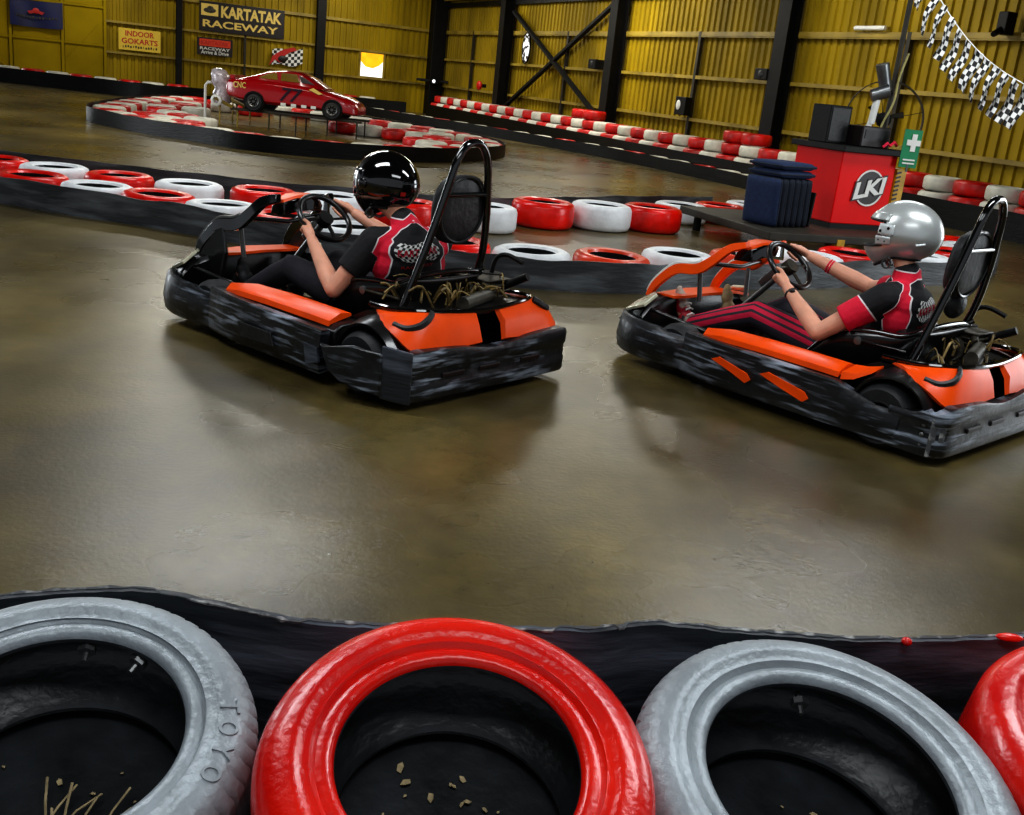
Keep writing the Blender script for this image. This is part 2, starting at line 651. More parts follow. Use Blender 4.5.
for i, (side, s, w, d) in enumerate((('L', 5.12, .32, .2), ('L', 10.26, .2, .16), ('R', 7.05, .4, .38),
                                     ('R', 14.75, .4, .36), ('R', 22.15, .42, .3), ('R', 29.4, .4, .3))):
    struct(ibeam(side, s, w, d), 'column' if i == 0 else 'column.%03d' % i, M['black_steel'], 0)
mb = MB()
c0 = K + nL * .45 + nR * .45
mb.box((c0.x, c0.y, ROOF / 2), (.55, .55, ROOF), (0, 0, math.atan2(dR.y, dR.x)))
mb.box((c0.x, c0.y - .4, 1.28), (1.3, .1, .1), (0, 0, .1))
struct(mb, 'column.006', M['black_steel'], 0, .02)
for s in (3.6, 11.4, 18.6, 25.6):
    mb = MB().box((0, 1.6, 0), (.1, 3.2, .09), None, wallframe('R', s, 0, .13))
    trim(mb, M['dark_steel'])
for s in (7.9, ):
    mb = MB().box((0, 1.6, 0), (.08, 3.2, .08), None, wallframe('L', s, 0, .13))
    trim(mb, M['dark_steel'])
for a, b in (((7.45, 3.8), (14.1, .85)), ((7.3, .68), (14.5, 3.98))):
    mb = MB().tube([onwall('R', a[0], a[1], .3), onwall('R', b[0], b[1], .3)], .085, 6)
    trim(mb, M['black_steel'])

# bright little window in the left wall
X = wallframe('L', 2.98, 1.62, .08)
w = MB()
w.box((0, 0, .02), (.92, .88, .02), None, X)
wo = struct(w, 'window_1', M['bright'], 0)
yp = MB()
yp.prism([(-.46, .44), (-.46, .12), (-.25, -.08), (.05, -.12), (.3, .0), (.46, .16), (.46, .44)], .034, .04, X)
yp.build('yellow_pane', M['bright_y'], wo, 0)
wf = MB()
for x in (-.49, .49):
    wf.box((x, 0, .03), (.07, 1.0, .06), None, X)
for y in (-.47, .47):
    wf.box((0, y, .03), (1.04, .07, .06), None, X)
wf.build('window_frame', M['girt'], wo, 0)


# ---------------------------------------------------------------- signs on the left wall
def plate(side, s, z, w, h, off, m, name, label, cat, t=.03, bevel=0):
    X = wallframe(side, s, z, off)
    o = MB().box((0, 0, 0), (w, h, t)).build(name, m, None, 0, bevel)
    o.matrix_world = X
    tag(o, label, cat)
    return o


def letters(parent, name, rows, m, z=.018):
    mb = MB()
    for txt, x, y, w, h, bold in rows:
        vs, fs = fit_text(txt, w, h, .003, bold)
        mb.add(vs, fs, Matrix.Translation((x, y, z)))
    return mb.build(name, m, parent, 0, 0, False)


b = plate('L', 8.03, 2.68, 3.06, 1.0, .22, M['sign_black'], 'raceway_banner',
          'large black banner lettered KARTATAK RACEWAY high on the yellow wall', 'sign')
letters(b, 'lettering', [('KARTATAK', .33, .20, 2.2, .40, .04)], M['cream'])
letters(b, 'lettering', [('RACEWAY', -.05, -.24, 2.72, .25, .025)], M['cream'])
em = MB().box((-1.17, .22, .018), (.6, .4, .01)).build('emblem', [M['cream']], b, 0)
em2 = MB()
em2.ell((-1.17, .2, .024), (.22, .09, .01), 16, 6)
em2.ell((-1.15, .27, .024), (.12, .08, .01), 12, 6)
em2.build('emblem_figure', M['engine'], em, 60)

b = plate('L', 8.99, 1.65, 1.26, .6, .2, M['sign_black'], 'drive_sign',
          'small black sign with an orange band below the raceway banner', 'sign')
MB().box((0, .13, .017), (1.1, .24, .008)).build('orange_band', M['sign_orange'], b, 0)
letters(b, 'lettering', [('KARTATAK', 0, .13, 1.0, .15, .02)], M['sign_red'], .023)
letters(b, 'lettering', [('RACEWAY', 0, -.07, 1.06, .1, .01), ('Arrive & Drive', 0, -.2, .98, .13, .012)], M['white'])

b = plate('L', 11.58, 1.6, 1.4, .72, .2, M['sign_yellow'], 'gokarts_sign',
          'yellow sign with red words INDOOR GOKARTS left of the raceway banner', 'sign')
letters(b, 'lettering', [('INDOOR', 0, .2, .95, .18, .02), ('GOKARTS', 0, -.05, 1.2, .18, .02)], M['sign_red'])
mb = MB()
for i in range(14):
    mb.box((-.55 + i * .085, -.25 + .01 * (i % 3), .017), (.05 if i % 4 else .02, .07, .006))
mb.build('fine_print', M['sign_black'], b, 0)

# navy flag hanging on the flat doors
X = wallframe('L', 14.87, 2.08, .2)
fb = MB().grid(lambda a, c: (-.81 + 1.62 * a, -.4 + .84 * c - .03 * math.sin(a * PI), .05 + .035 * math.sin(a * 9 + c * 2)), 24, 10)
fo = fb.build('wall_flag', M['flag_blue'], None, 180)
fo.matrix_world = X
tag(fo, 'navy blue flag with a red emblem hung on the flat yellow doors', 'flag')
em = MB()
em.ell((-.02, .1, .1), (.11, .09, .012), 16, 6)
for sx in (-1, 1):
    em.loft([[(-.02 + sx * .06, .12, .1), (-.02 + sx * .06, .02, .1), (-.02 + sx * .06, .02, .11), (-.02 + sx * .06, .12, .11)],
             [(-.02 + sx * .26, .07, .1), (-.02 + sx * .2, -.01, .1), (-.02 + sx * .2, -.01, .11), (-.02 + sx * .26, .07, .11)]])
em.build('emblem', M['sign_red'], fo, 60)
lt = MB()
for i in range(13):
    x = -.6 + i * .1
    lt.box((x, -.1 - .05 * math.cos((i - 6) * .22) + .03, .1), (.06, .07 if i % 3 else .045, .008), (0, 0, .1 * (i % 2)))
lt.build('lettering', M['engine'], fo, 0)

# checkered flag sign with a dark winged head
X = wallframe('L', 6.4, 1.55, .2)
ck = MB().grid(lambda a, c: (-.5 + 1.15 * a, -.3 + .55 * c + .12 * a * a + .05 * math.sin(a * 7), .02 * math.sin(a * 8)), 20, 10)
co = ck.build('checkered_sign', M['checker'], None, 180)
at = co.data.attributes.new('pat', 'FLOAT_VECTOR', 'POINT')
for i, v in enumerate(co.data.vertices):
    at.data[i].vector = (v.co.x * 9 + .01, (v.co.y - .12 * ((v.co.x + .5) / 1.15) ** 2) * 9 + .01, .5)
co.matrix_world = X
tag(co, 'checkered flag cut-out sign with red top, right of the raceway banner', 'sign')
wd = MB()
wd.prism([(-.62, -.32), (-.5, .02), (-.1, .28), (.3, .4), (.42, .3), (.1, .18), (-.1, .02), (-.2, -.2), (-.4, -.1)], .03, .05)
wd.build('red_wing', M['sign_red'], co, 0)
MB().ell((-.12, -.06, .06), (.17, .12, .03), 14, 8).build('dark_head', M['sign_black'], co, 60)

# small fittings on the right wall
def wallbox(s, z, w, h, d, name, label, cat, m=M['black_steel'], side='R', off=.2):
    o = MB().box((0, 0, d / 2), (w, h, d)).build(name, m, None, 0, .015)
    o.matrix_world = wallframe(side, s, z, off)
    tag(o, label, cat)
    return o


o = wallbox(13.75, 2.28, .42, .26, .3, 'wall_speaker', 'small black speaker on the girt by the cross brace', 'speaker')
MB().ell((0, 0, .3), (.09, .09, .02), 14, 6).build('speaker_cone', M['pad_black'], o)
o = wallbox(21.7, 2.28, .44, .24, .3, 'wall_speaker', 'small black speaker on the girt beside the tall right column', 'speaker')
MB().ell((0, 0, .3), (.09, .09, .02), 14, 6).build('speaker_cone', M['pad_black'], o)
o = wallbox(18.5, 1.42, .46, .44, .2, 'switch_box', 'black electrical box with a pale dial on the yellow wall', 'electrical box')
MB().ell((-.08, .02, .2), (.1, .12, .02), 14, 6).build('dial', M['white_rubber'], o)
o = MB().tube([(-.42, 0, .05), (.42, 0, .05)], .045, 10).build('tube_light', M['white_rubber'], None, 60)
o.matrix_world = wallframe('R', 24.6, 3.26, .2)
tag(o, 'short white fluorescent tube fixed to the top girt', 'light')
MB().box((0, 0, .0), (.9, .06, .06)).build('fitting', M['girt'], o, 0)
o = MB().ell((0, 0, 0), (.16, .16, .09), 16, 8).build('fire_bell', M['far_red'], None, 60)
o.matrix_world = wallframe('R', 6.05, 1.32, .75)
tag(o, 'round red fire bell on the column nearest the corner', 'bell')
MB().box((0, 0, -.14), (.12, .12, .2)).build('bell_bracket', M['black_steel'], o, 0)
o = MB().ell((0, 0, 0), (.3, .48, .03), 20, 8).build('light_hole', M['whitehot'], None, 60)  # glowing panel standing in for a hole that lets light through
o.matrix_world = wallframe('R', 8.55, 2.66, .22)
tag(o, 'bright white mottled oval light hole in the wall by the cross brace', 'light')
MB().lathe([(.29, -.02), (.31, -.02), (.31, .03), (.29, .03)], 24, Matrix.Diagonal((1, 1.6, 1, 1)), True).build('hole_rim', M['black_steel'], o)
o = wallbox(.66, 1.27, .34, .2, .2, 'flood_light', 'small floodlight with white lens low beside the corner column', 'light', side='L', off=.95)
MB().ell((-.1, 0, .2), (.07, .07, .03), 12, 6).build('lens', M['bright'], o)
o = wallbox(27.9, 3.32, .2, .36, .22, 'camera_bracket', 'dark bracket on the top girt at the far right end', 'bracket', off=.2)
MB().tube([(0, -.1, .2), (.05, -.2, .4)], .05, 8).build('bracket_arm', M['black_steel'], o)
# ---------------------------------------------------------------- tyres
def tyre_mesh(name, paint, R=.33, ri=.2, w=.25, seg=48, tread=False, fine=False):
    mb = MB()
    if fine:
        outer = [(ri, .09 * w), (ri + .02, .03 * w), (R - .07, 0), (R - .03, .03 * w), (R - .012, .1 * w), (R - .004, .17 * w),
                 (R - .001, .22 * w), (R, .34 * w), (R, .5 * w), (R, .66 * w), (R - .001, .78 * w), (R - .004, .83 * w), (R - .012, .9 * w), (R - .026, .955 * w),
                 (R - .04, .985 * w), (R - .055, 1.0 * w), (R - .068, 1.0 * w), (R - .073, .982 * w), (R - .088, .985 * w), (ri + .036, .965 * w),
                 (ri + .030, .945 * w), (ri + .024, .955 * w), (ri + .012, .96 * w), (ri + .004, .94 * w), (ri, .9 * w)]
        inner = [(ri - .001, .87 * w), (ri + .012, .82 * w), (R - .06, .72 * w), (R - .03, .6 * w), (R - .026, .5 * w), (R - .03, .4 * w),
                 (R - .06, .28 * w), (ri + .012, .18 * w), (ri - .001, .13 * w)]
    else:
        outer = [(ri, .1 * w), (ri + .03, .03 * w), (R - .06, 0), (R - .018, .07 * w), (R - .002, .2 * w), (R, .5 * w),
                 (R - .002, .8 * w), (R - .018, .93 * w), (R - .06, 1.0 * w), (ri + .035, .965 * w), (ri + .02, .975 * w), (ri, .9 * w)]
        inner = [(ri + .012, .8 * w), (R - .03, .6 * w), (R - .03, .4 * w), (ri + .012, .2 * w)]
    prof = outer + inner
    no = len(outer)
    n = len(prof)
    vs, fs = [], []
    for k in range(seg):
        a = 2 * PI * k / seg
        for i, (r, z) in enumerate(prof):
            q = z / w
            if tread and r > R - .016 and .08 < q < .92:
                # blocks: slanting grooves across the shoulders plus two ribs round the tread
                ph = (a * 60 / (2 * PI) + (q - .5) * 2.4 * (1 if q > .5 else -1)) % 1
                if ph < .16 and (q > .6 or q < .4):
                    r -= .009
                if abs(q - .34) < .02 or abs(q - .66) < .02:
                    r -= .007
            vs.append((r * math.cos(a), r * math.sin(a), z))
    for k in range(seg):
        j = (k + 1) % seg
        for i in range(n):
            b = (i + 1) % n
            fs.append((k * n + i, j * n + i, j * n + b, k * n + b))
            mb.m.append(0 if i < no - 1 else 1)
    mb.v, mb.f = vs, fs
    return mb.mesh(name, [paint, M['liner']], 50)


TY = {
    'white': tyre_mesh('white_tyre', M['white_tyre']), 'red': tyre_mesh('red_tyre', M['red_tyre']),
    'orange': tyre_mesh('orange_tyre', M['red_orange']),
    'fwhite': tyre_mesh('far_white_tyre', M['far_white'], seg=24), 'fred': tyre_mesh('far_red_tyre', M['far_red'], seg=24),
}


def tyre(kind, x, y, z, label, group, rz=None, sc=(1, 1, 1), tilt=(0, 0)):
    o = bpy.data.objects.new('tyre', TY[kind])
    COL.objects.link(o)
    o.location = (x, y, z)
    o.rotation_euler = (tilt[0], tilt[1], random.uniform(0, 6) if rz is None else rz)
    o.scale = sc
    tag(o, label, 'tyre', group)
    return o


def belt(name, pts, h, m, label, t=.014, wob=.012, n=6, closed=False, z0=0.0, seedv=0):
    p = spline(pts, n, closed)
    mb = MB()
    loops = []
    N = len(p)
    for i, q in enumerate(p):
        tg = (p[(i + 1) % N] - p[i - 1]) if closed else (p[min(i + 1, N - 1)] - p[max(i - 1, 0)])
        tg.z = 0
        tg.normalize()
        nn = V((tg.y, -tg.x, 0)) * t / 2
        lean = noise.noise(V((q.x * 1.3, q.y * 1.3, seedv))) * wob * 1.5
        top = h + noise.noise(V((q.x * 2.1 + 5, q.y * 2.1, seedv))) * wob + noise.noise(V((q.x * 30, q.y * 30, 3))) * wob * .12
        row = []
        for f in (0, .33, .66, 1):
            off = nn * 2 * (lean / t) * (f - .3) if t else V()
            row.append((q + off, z0 + (top - z0) * f))
        lp = [V((a.x, a.y, z)) - nn for a, z in row] + [V((a.x, a.y, z)) + nn for a, z in row[::-1]]
        loops.append(lp)
    mb.loft(loops, True, None, True, closed)
    return tag(mb.build(name, m, None, 50), label, 'rubber belt')


def offset_pts(pts, d):
    out = []
    for i, p in enumerate(pts):
        a, b = V(pts[max(i - 1, 0)]), V(pts[min(i + 1, len(pts) - 1)])
        t = (b - a).normalized()
        out.append((p[0] + t.y * d, p[1] - t.x * d, 0))
    return out


# --- nearest barrier: two-high stacks of painted tyres behind a black belt
FINE = {
    'silver': tyre_mesh('silver_painted_tyre', M['silver_paint'], .333, .211, .235, 360, True, True),
    'redfg': tyre_mesh('red_painted_tyre', M['red_gloss'], .325, .198, .23, 200, False, True),
    'silver2': tyre_mesh('silver_painted_tyre', M['silver_paint'], .351, .223, .248, 360, True, True),
    'low': tyre_mesh('bare_black_tyre', M['rubber'], .325, .205, .155, 72, False, True),
}
TY.update(FINE)
near = [
    ('silver', -.711, 1.514, .245, 'silver-grey painted tyre with small bolts through its rim, beside the glossy red tyre', .063, .255),
    ('redfg', -.031, 1.482, .308, 'glossy red painted tyre between the two silver-grey tyres at the near barrier', .039, .295),
    ('silver2', .613, 1.625, .226, 'silver-grey painted tyre with one rim bolt, between the near red tyres', .064, .258),
    ('redfg', 1.262, 1.752, .265, 'dull red painted tyre cut off by the right edge of the photo', .04, .24),
]
low_labels = ['bare black tyre with twigs inside, under the silver-grey tyre with two bolts',
              'bare black tyre with leaf scraps inside, under the glossy red tyre',
              'bare black tyre under the silver-grey tyre with one rim bolt',
              'bare black tyre under the red tyre at the right edge']
tilts = []
for i, (k, x, y, z, lb, ty, tx) in enumerate(near):
    o = tyre(k, x, y, z, lb, 'painted tyres on the near barrier', [2.2, .4, 1.1, .2][i], (1, 1, 1), (tx, ty))
    o.rotation_mode = 'ZXY'
    tilts.append((x, y, z, Euler((tx, ty, 0), 'XYZ').to_matrix() if 0 else Matrix.Rotation(ty, 3, 'Y') @ Matrix.Rotation(tx, 3, 'X')))
    u = tyre('low', x, y + .01, 0, low_labels[i], 'bare tyres under the near painted tyres', .3, (1, 1, (z - .09) / .155))
    if i in (0, 2):
        for a in ((1.25, 1.72) if i == 0 else (1.62, )):
            a -= o.rotation_euler.z
            d = V((math.cos(a), math.sin(a), 0))
            bt = MB()
            bt.tube([d * .235 + V((0, 0, .188)), d * .188 + V((0, 0, .178))], .006, 8)
            bt.tube([d * .218 + V((0, 0, .186)), d * .206 + V((0, 0, .183))], .017, 6)
            bt.build('bolt', M['steel'], o)
    if i == 0:
        lm = MB()
        for j, ch in enumerate('TOYO'):
            vs, fs = fit_text(ch, .03, .034, .003, .01)
            a = .33 - j * .165 - o.rotation_euler.z
            Mx = Matrix.Translation((math.cos(a) * .284, math.sin(a) * .284, .2335)) @ Matrix.Rotation(a - PI / 2, 4, 'Z') @ Matrix.Rotation(-.18, 4, 'X')
            lm.add(vs, fs, Mx)
        lm.build('raised_lettering', M['silver_paint'], o, 0, 0, False)
# dry leaves and twigs lying inside the near tyres
lv = MB()
for i, (x, y, z, R) in enumerate(tilts):
    md = MB().lathe([(0, -.012), (.27, -.012), (.27, -.004), (0, -.004)], 40)
    mo = md.build('rubber_disc', M['liner'], None, 30)
    mo.matrix_world = Matrix.Translation((x, y, z)) @ R.to_4x4()
    tag(mo, ['black rubber disc with twigs on it, inside the silver-grey tyre with two bolts', 'black rubber disc with leaf scraps on it, inside the glossy red tyre',
             'black rubber disc inside the silver-grey tyre with one rim bolt', 'black rubber disc inside the red tyre at the right edge'][i], 'rubber disc', 'discs under the near tyres')
    for k in range((10, 20, 14, 5)[i]):
        a, r = random.uniform(0, 6.28), .17 * math.sqrt(random.random())
        c = V((r * math.cos(a), r * math.sin(a), .002))
        s = random.uniform(.003, .011)
        Rm = Euler((random.uniform(-.4, .4), random.uniform(-.4, .4), random.uniform(0, 6))).to_matrix()
        lv.slab([V((x, y, z)) + R @ (c + Rm @ V(p) * s) for p in ((-1, -.4, 0), (.2, -.6, .2), (1, 0, 0), (.3, .6, .25), (-.7, .5, 0))], .001)
    if i == 0:
        for k in range(8):
            a = random.uniform(-.6, .9)
            c = V((.03 + random.uniform(-.05, .05), -.06 + random.uniform(-.04, .05), .004))
            lv.tube([V((x, y, z)) + R @ q for q in (c, c + V((.03 * math.sin(a), .03, .02)), c + V((.07 * math.sin(a), .075, .022 + .015 * math.cos(a * 3))))], .0024, 5)
tag(lv.build('leaf_litter', M['leaf'], None, 0), 'dry leaf scraps and twigs lying inside the near tyres', 'litter', kind='stuff')
# black floor of grime under the near stacks is the floor itself; belt behind them
NB = [(-2.2, 1.62, 0), (-1.5, 1.63, 0), (-1.1, 1.72, 0), (-.74, 1.865, 0), (-.5, 1.855, 0), (-.33, 1.845, 0), (-.03, 1.88, 0), (.2, 1.885, 0),
      (.34, 1.95, 0), (.60, 1.995, 0), (.80, 2.02, 0), (1.0, 2.07, 0), (1.29, 2.125, 0), (1.6, 2.2, 0), (2.3, 2.5, 0)]
nb = belt('rubber_belt', NB, .495, M['belt'], 'black rubber belt with frayed top edge behind the nearest painted tyres', .016, .03, 14)
fe = MB()
tops = sorted([v.co.copy() for v in nb.data.vertices if v.co.z > .40], key=lambda q: q.x)
fe.tube([V((q.x, q.y, q.z)) for q in tops[::2]], [random.uniform(.002, .0065) for q in tops[::2]], 5)
fe.build('frayed_edge', M['fray'], nb, 60)
for x, y, z, r in ((.90, 2.03, .49, .012), (1.15, 2.095, .493, .032)):
    po = MB().ell((x, y - .008, z), (r, .012, .009), 12, 6).build('paint_daub', M['red_gloss'], bpy.data.objects['rubber_belt'], 60)
    po['label'] = 'red paint daub on the top edge'

# --- middle island
FRONT = [('w', -6.1, 10.25), ('w', -5.44, 10.06), ('r', -4.76, 9.93), ('w', -4.03, 9.68), ('r', -3.41, 9.54), ('w', -2.76, 9.32), ('r', -2.13, 9.07), ('w', -1.5, 8.83),
         ('r', -.64, 8.62), ('w', .03, 8.56), ('o', .70, 8.78), ('w', 1.33, 9.3), ('o', 2.0, 9.72), ('w', 2.72, 10.2), ('r', 3.26, 10.72),
         ('w', 4.15, 11.2), ('r', 4.75, 11.85), ('w', 5.2, 12.6), ('r', 5.4, 13.3)]
BACK = [('w', -6.2, 10.95), ('r', -5.56, 10.8), ('w', -4.88, 10.67), ('r', -4.17, 10.55), ('w', -3.43, 10.45), ('r', -2.72, 10.6), ('w', -2.04, 10.75), ('r', -1.3, 10.9),
        ('w', -.5, 11.3)]
lab_f = ['', '', 'red tyre at the left end of the front belted row',
         'white tyre half hidden by the belt, between the first two red front-row tyres',
         'red front-row tyre just left of the flat white one, ahead of the left kart',
         'flat white tyre in the front row beside the nose of the left kart',
         'red tyre in the front row behind the nose of the left kart',
         'white tyre in the front row behind the left driver\'s steering wheel',
         'orange-red tyre in the front row behind the left kart\'s headrest',
         'white tyre in the front row partly covered by the belt, right of the left kart',
         'orange-red tyre in the front row in the gap between the two karts',
         'white tyre in the front row above the nose of the right kart',
         'orange-red tyre in the front row behind the right kart\'s steering wheel',
         'white tyre in the front row behind the right driver\'s forearm',
         'red tyre in the front row left of the silver helmet',
         'white tyre in the front row below the back of the silver helmet',
         'red tyre at the island\'s right end behind the silver helmet',
         'white tyre at the island\'s right end beyond the silver helmet',
         'red tyre furthest back at the right end behind the silver helmet']
lab_b = ['', 'red tyre in the rear row at the photo\'s left edge',
         'first white tyre of the rear row, near the photo\'s left edge',
         'red tyre in the rear row between the two leftmost white rear tyres',
         'white tyre in the rear row above the flat white front tyre',
         'red tyre in the rear row left of the black helmet',
         'white tyre in the rear row just left of the black helmet',
         'red tyre in the rear row behind the black helmet',
         'white tyre in the rear row behind the left kart\'s roll hoop']
KIND = {'w': 'white', 'r': 'red', 'o': 'orange'}
for (k, x, y), lb in zip(FRONT, lab_f):
    if lb:
        tyre(KIND[k], x, y, 0, lb, 'tyres of the middle island', None, (1, 1, 1.06), (random.uniform(-.02, .03), random.uniform(-.02, .02)))
for (k, x, y), lb in zip(BACK, lab_b):
    if lb:
        tyre(KIND[k], x, y, 0, lb, 'tyres of the middle island', None, (1.02, 1.02, 1.1))
for k, x, y, lb in (('red', .11, 12.15, 'big bright red tyre standing clear in the island right of the roll hoop'),
                    ('white', .80, 12.5, 'big white tyre between the two bright red island tyres'),
                    ('red', 1.44, 12.85, 'bright red tyre beside the low black platform'),
                    ('white', 1.95, 14.1, 'far white tyre behind the low black platform'),
                    ('red', 2.55, 14.6, 'far red tyre lying behind the low black platform'),
                    ('white', 3.1, 15.3, 'white tyre sliver beside the blue cushions, behind the platform')):
    tyre(k, x, y, 0, lb, 'tyres of the middle island', None, (1.105, 1.105, 1.2) if y < 13 else (1.08, 1.08, 1))
fp = offset_pts([(x, y) for k, x, y in FRONT], .36)
fp = fp[:-1] + [(5.78, 13.3, 0), (5.6, 14.0, 0)]
belt('rubber_belt', fp, .243, M['belt_mid'], 'grey scuffed rubber belt wrapped along the front of the middle island', .014, .032, 7)
bp_ = [(-7.6, 12.0, 0), (-5.9, 11.75, 0), (-4.5, 11.55, 0), (-3.1, 11.5, 0), (-1.8, 11.7, 0), (-.6, 12.15, 0), (.4, 13.3, 0), (1.56, 14.6, 0), (2.6, 15.6, 0)]
belt('rubber_belt', bp_, .25, M['belt_mid'], 'dark rubber belt along the rear edge of the middle island', .014, .015, 7)

# --- far island around the red car
LOOP = [(-8.75, 20.6, 0), (-8.0, 19.75, 0), (-7.2, 19.1, 0), (-6.1, 18.5, 0), (-4.85, 17.9, 0), (-3.55, 18.05, 0), (-2.4, 18.9, 0), (-1.5, 20.2, 0), (-.75, 22.8, 0),
        (-1.2, 25.2, 0), (-2.2, 27.0, 0), (-4.0, 28.4, 0), (-6.0, 29.8, 0), (-8.0, 31.2, 0), (-9.6, 31.4, 0), (-10.2, 29.2, 0), (-9.95, 25.6, 0), (-9.3, 22.2, 0)]
belt('rubber_belt', LOOP, .27, M['belt_far'], 'black rubber belt looped round the far island with the red car', .014, .015, 6, True)


def inset(d, step):
    p = spline(LOOP, 20, True)
    N = len(p)
    q = []
    for i in range(N):
        t = (p[(i + 4) % N] - p[i - 4]).normalized()
        q.append(p[i] + V((-t.y, t.x, 0)) * d)
    out = [q[0]]
    for a in q[1:]:
        if (a - out[-1]).length >= step and all((a - b).length > step * .93 for b in out[:1] + out[-6:]):
            out.append(a)
    return out


taken = []
FAR = 'tyres of the far island round the red car'
cnt = {}


def far_tyre(p, k, label, z=0, sc=(1, 1, 1), group=FAR):
    taken.append(V((p[0], p[1], 0)))
    return tyre(k, p[0], p[1], z, label, group, None, sc)


for i, p in enumerate(inset(.37, .68)):
    k = 'fwhite' if i % 2 else 'fred'
    col = 'white' if i % 2 else 'red'
    if p.y > 30.6 and p.x < -8.0:
        continue
    far_tyre(p, k, '%s tyre against the far island\'s belt, %s along it from its left tip' % (col, ordinal(i + 1)))
rows = [
    ('second row at the island\'s left end', [(-8.55, 22.6), (-8.3, 21.8), (-7.75, 21.1), (-7.2, 20.5), (-6.6, 19.95)]),
    ('third row at the island\'s left end', [(-8.75, 25.0), (-8.6, 24.2), (-8.3, 23.4), (-7.75, 22.5), (-7.3, 21.8), (-6.75, 21.2)]),
    ('fourth row at the island\'s left end', [(-8.9, 27.6), (-8.85, 26.8), (-8.7, 26.0), (-8.0, 24.8)]),
    ('row behind the ramp of the red car', [(-8.9, 29.4), (-8.5, 28.6), (-7.7, 28.3)]),
    ('inner row right of the red car\'s nose', [(-4.7, 25.3), (-4.0, 25.05), (-3.35, 24.75), (-2.75, 24.35), (-2.3, 23.75)]),
    ('innermost row at the island\'s right end', [(-3.0, 25.6), (-2.35, 25.15), (-1.95, 24.55)]),
    ('short row by the right tip', [(-2.55, 22.4), (-2.2, 21.7), (-1.85, 22.4)]),
]
for nm, pts in rows:
    j = 0
    for i, p in enumerate(pts):
        if all((V((p[0], p[1], 0)) - t).length > .56 for t in taken):
            j += 1
            far_tyre(p, 'fwhite' if i % 2 else 'fred', '%s tyre, %s in the %s' % ('white' if i % 2 else 'red', ordinal(j), nm))

# --- low lane barrier in front of the right wall
B3 = [(-5.6, 36.3, 0), (-4.1, 34.6, 0), (-2.1, 32.2, 0), (0, 29.6, 0), (2.0, 26.8, 0), (3.3, 24.3, 0), (4.3, 22.2, 0), (4.85, 20.6, 0), (5.3, 19.0, 0)]
B3 = [(x - .42, y - .2, 0) for x, y, z in B3]
belt('rubber_belt', B3, .27, M['belt_far'], 'long black rubber belt edging the lane before the right wall', .014, .02, 6)
p = spline(B3, 20)
out = [p[2]]
for a in p[3:]:
    if (a - out[-1]).length > .9:
        out.append(a)
for i, a in enumerate(out[:-2]):
    t = (B3[-1][0] - B3[0][0], B3[-1][1] - B3[0][1])
    L_ = math.hypot(*t)
    c = a + V((-t[1] / L_, t[0] / L_, 0)) * .35
    tyre('fred' if i % 3 == 1 else 'fwhite', c.x, c.y, 0,
         '%s tyre behind the lane belt before the right wall, %s from its far end' % ('red' if i % 3 == 1 else 'white', ordinal(i + 1)),
         'tyres of the lane barrier', None, (1, 1, .98))

# --- perimeter: left wall
PL = [(-24, 33.2, 0), (-20, 32.6, 0), (-16.6, 32.1, 0), (-14, 31.5, 0), (-12, 31.2, 0), (-11.0, 31.5, 0), (-10.2, 32.3, 0)]
belt('rubber_belt', PL, .42, M['belt_far'], 'black rubber belt of the barrier before the flat yellow doors', .02, .02, 6)
p = spline(PL, 30)
out = [p[34]]
for a in p[35:]:
    if (a - out[-1]).length > .79:
        out.append(a)
for i, a in enumerate(out):
    b = out[min(i + 1, len(out) - 1)] - out[max(i - 1, 0)]
    b.normalize()
    c = a + V((-b.y, b.x, 0)) * .38
    tyre('fred' if i % 2 else 'fwhite', c.x, c.y, 0,
         '%s tyre of the barrier before the yellow doors, %s from its far end' % ('red' if i % 2 else 'white', ordinal(len(out) - i)),
         'tyres before the yellow doors', None, (1, 1, 1.85))
PB = [(-10.3, 39.2, 0), (-8.5, 40.3, 0), (-6.8, 41.2, 0), (-5.3, 41.6, 0)]
belt('rubber_belt', PB, .4, M['belt_far'], 'black rubber belt of the barrier behind the red car', .02, .02, 6)
p = spline(PB, 30)
out = [p[0]]
for a in p[1:]:
    if (a - out[-1]).length > .67:
        out.append(a)
for i, a in enumerate(out[:-1]):
    tyre('fred' if i % 2 else 'fwhite', a.x - .18, a.y + .36, 0,
         '%s tyre of the barrier behind the red car, %s from the corner column' % ('red' if i % 2 else 'white', ordinal(len(out) - 1 - i)),
         'tyres behind the red car', None, (1, 1, 1.8))

# --- perimeter: right wall, two layers showing above the belt
belt('rubber_belt', [onwall('R', s, 0, 1.43) for s in (2.6, 6, 11, 16, 21, 26, 33)], .43, M['belt_far'],
     'black rubber belt along the foot of the right wall tyres', .02, .02, 8)
i = 0
s = 3.0
while s < 31.5:
    i += 1
    c = onwall('R', s, 0, 1.075)
    tyre('fred' if i % 2 else 'fwhite', c.x, c.y, 0,
         '%s tyre low behind the right wall belt, %s from the corner column' % ('red' if i % 2 else 'white', ordinal(i)),
         'lower tyres along the right wall', None, (1, 1, 2.06))
    c = onwall('R', s - .1, 0, .89)
    tyre('fred' if i % 2 else 'fwhite', c.x, c.y, .52,
         '%s tyre on top along the right wall, %s from the corner column' % ('red' if i % 2 else 'white', ordinal(i)),
         'upper tyres along the right wall', None, (1, 1, 1))
    s += .675
for k, (s, nm) in enumerate(((14.7, 'the column right of the cross brace'), (22.15, 'the tall column left of the red cabinet'))):
    c = onwall('R', s - .35, 0, .89)
    tyre('fred', c.x, c.y, .78, 'first red tyre of the third layer, against %s' % nm, 'extra red tyres at the columns')
    c = onwall('R', s + .33, 0, .89)
    tyre('fred', c.x, c.y, .78, 'second red tyre of the third layer, against %s' % nm, 'extra red tyres at the columns')
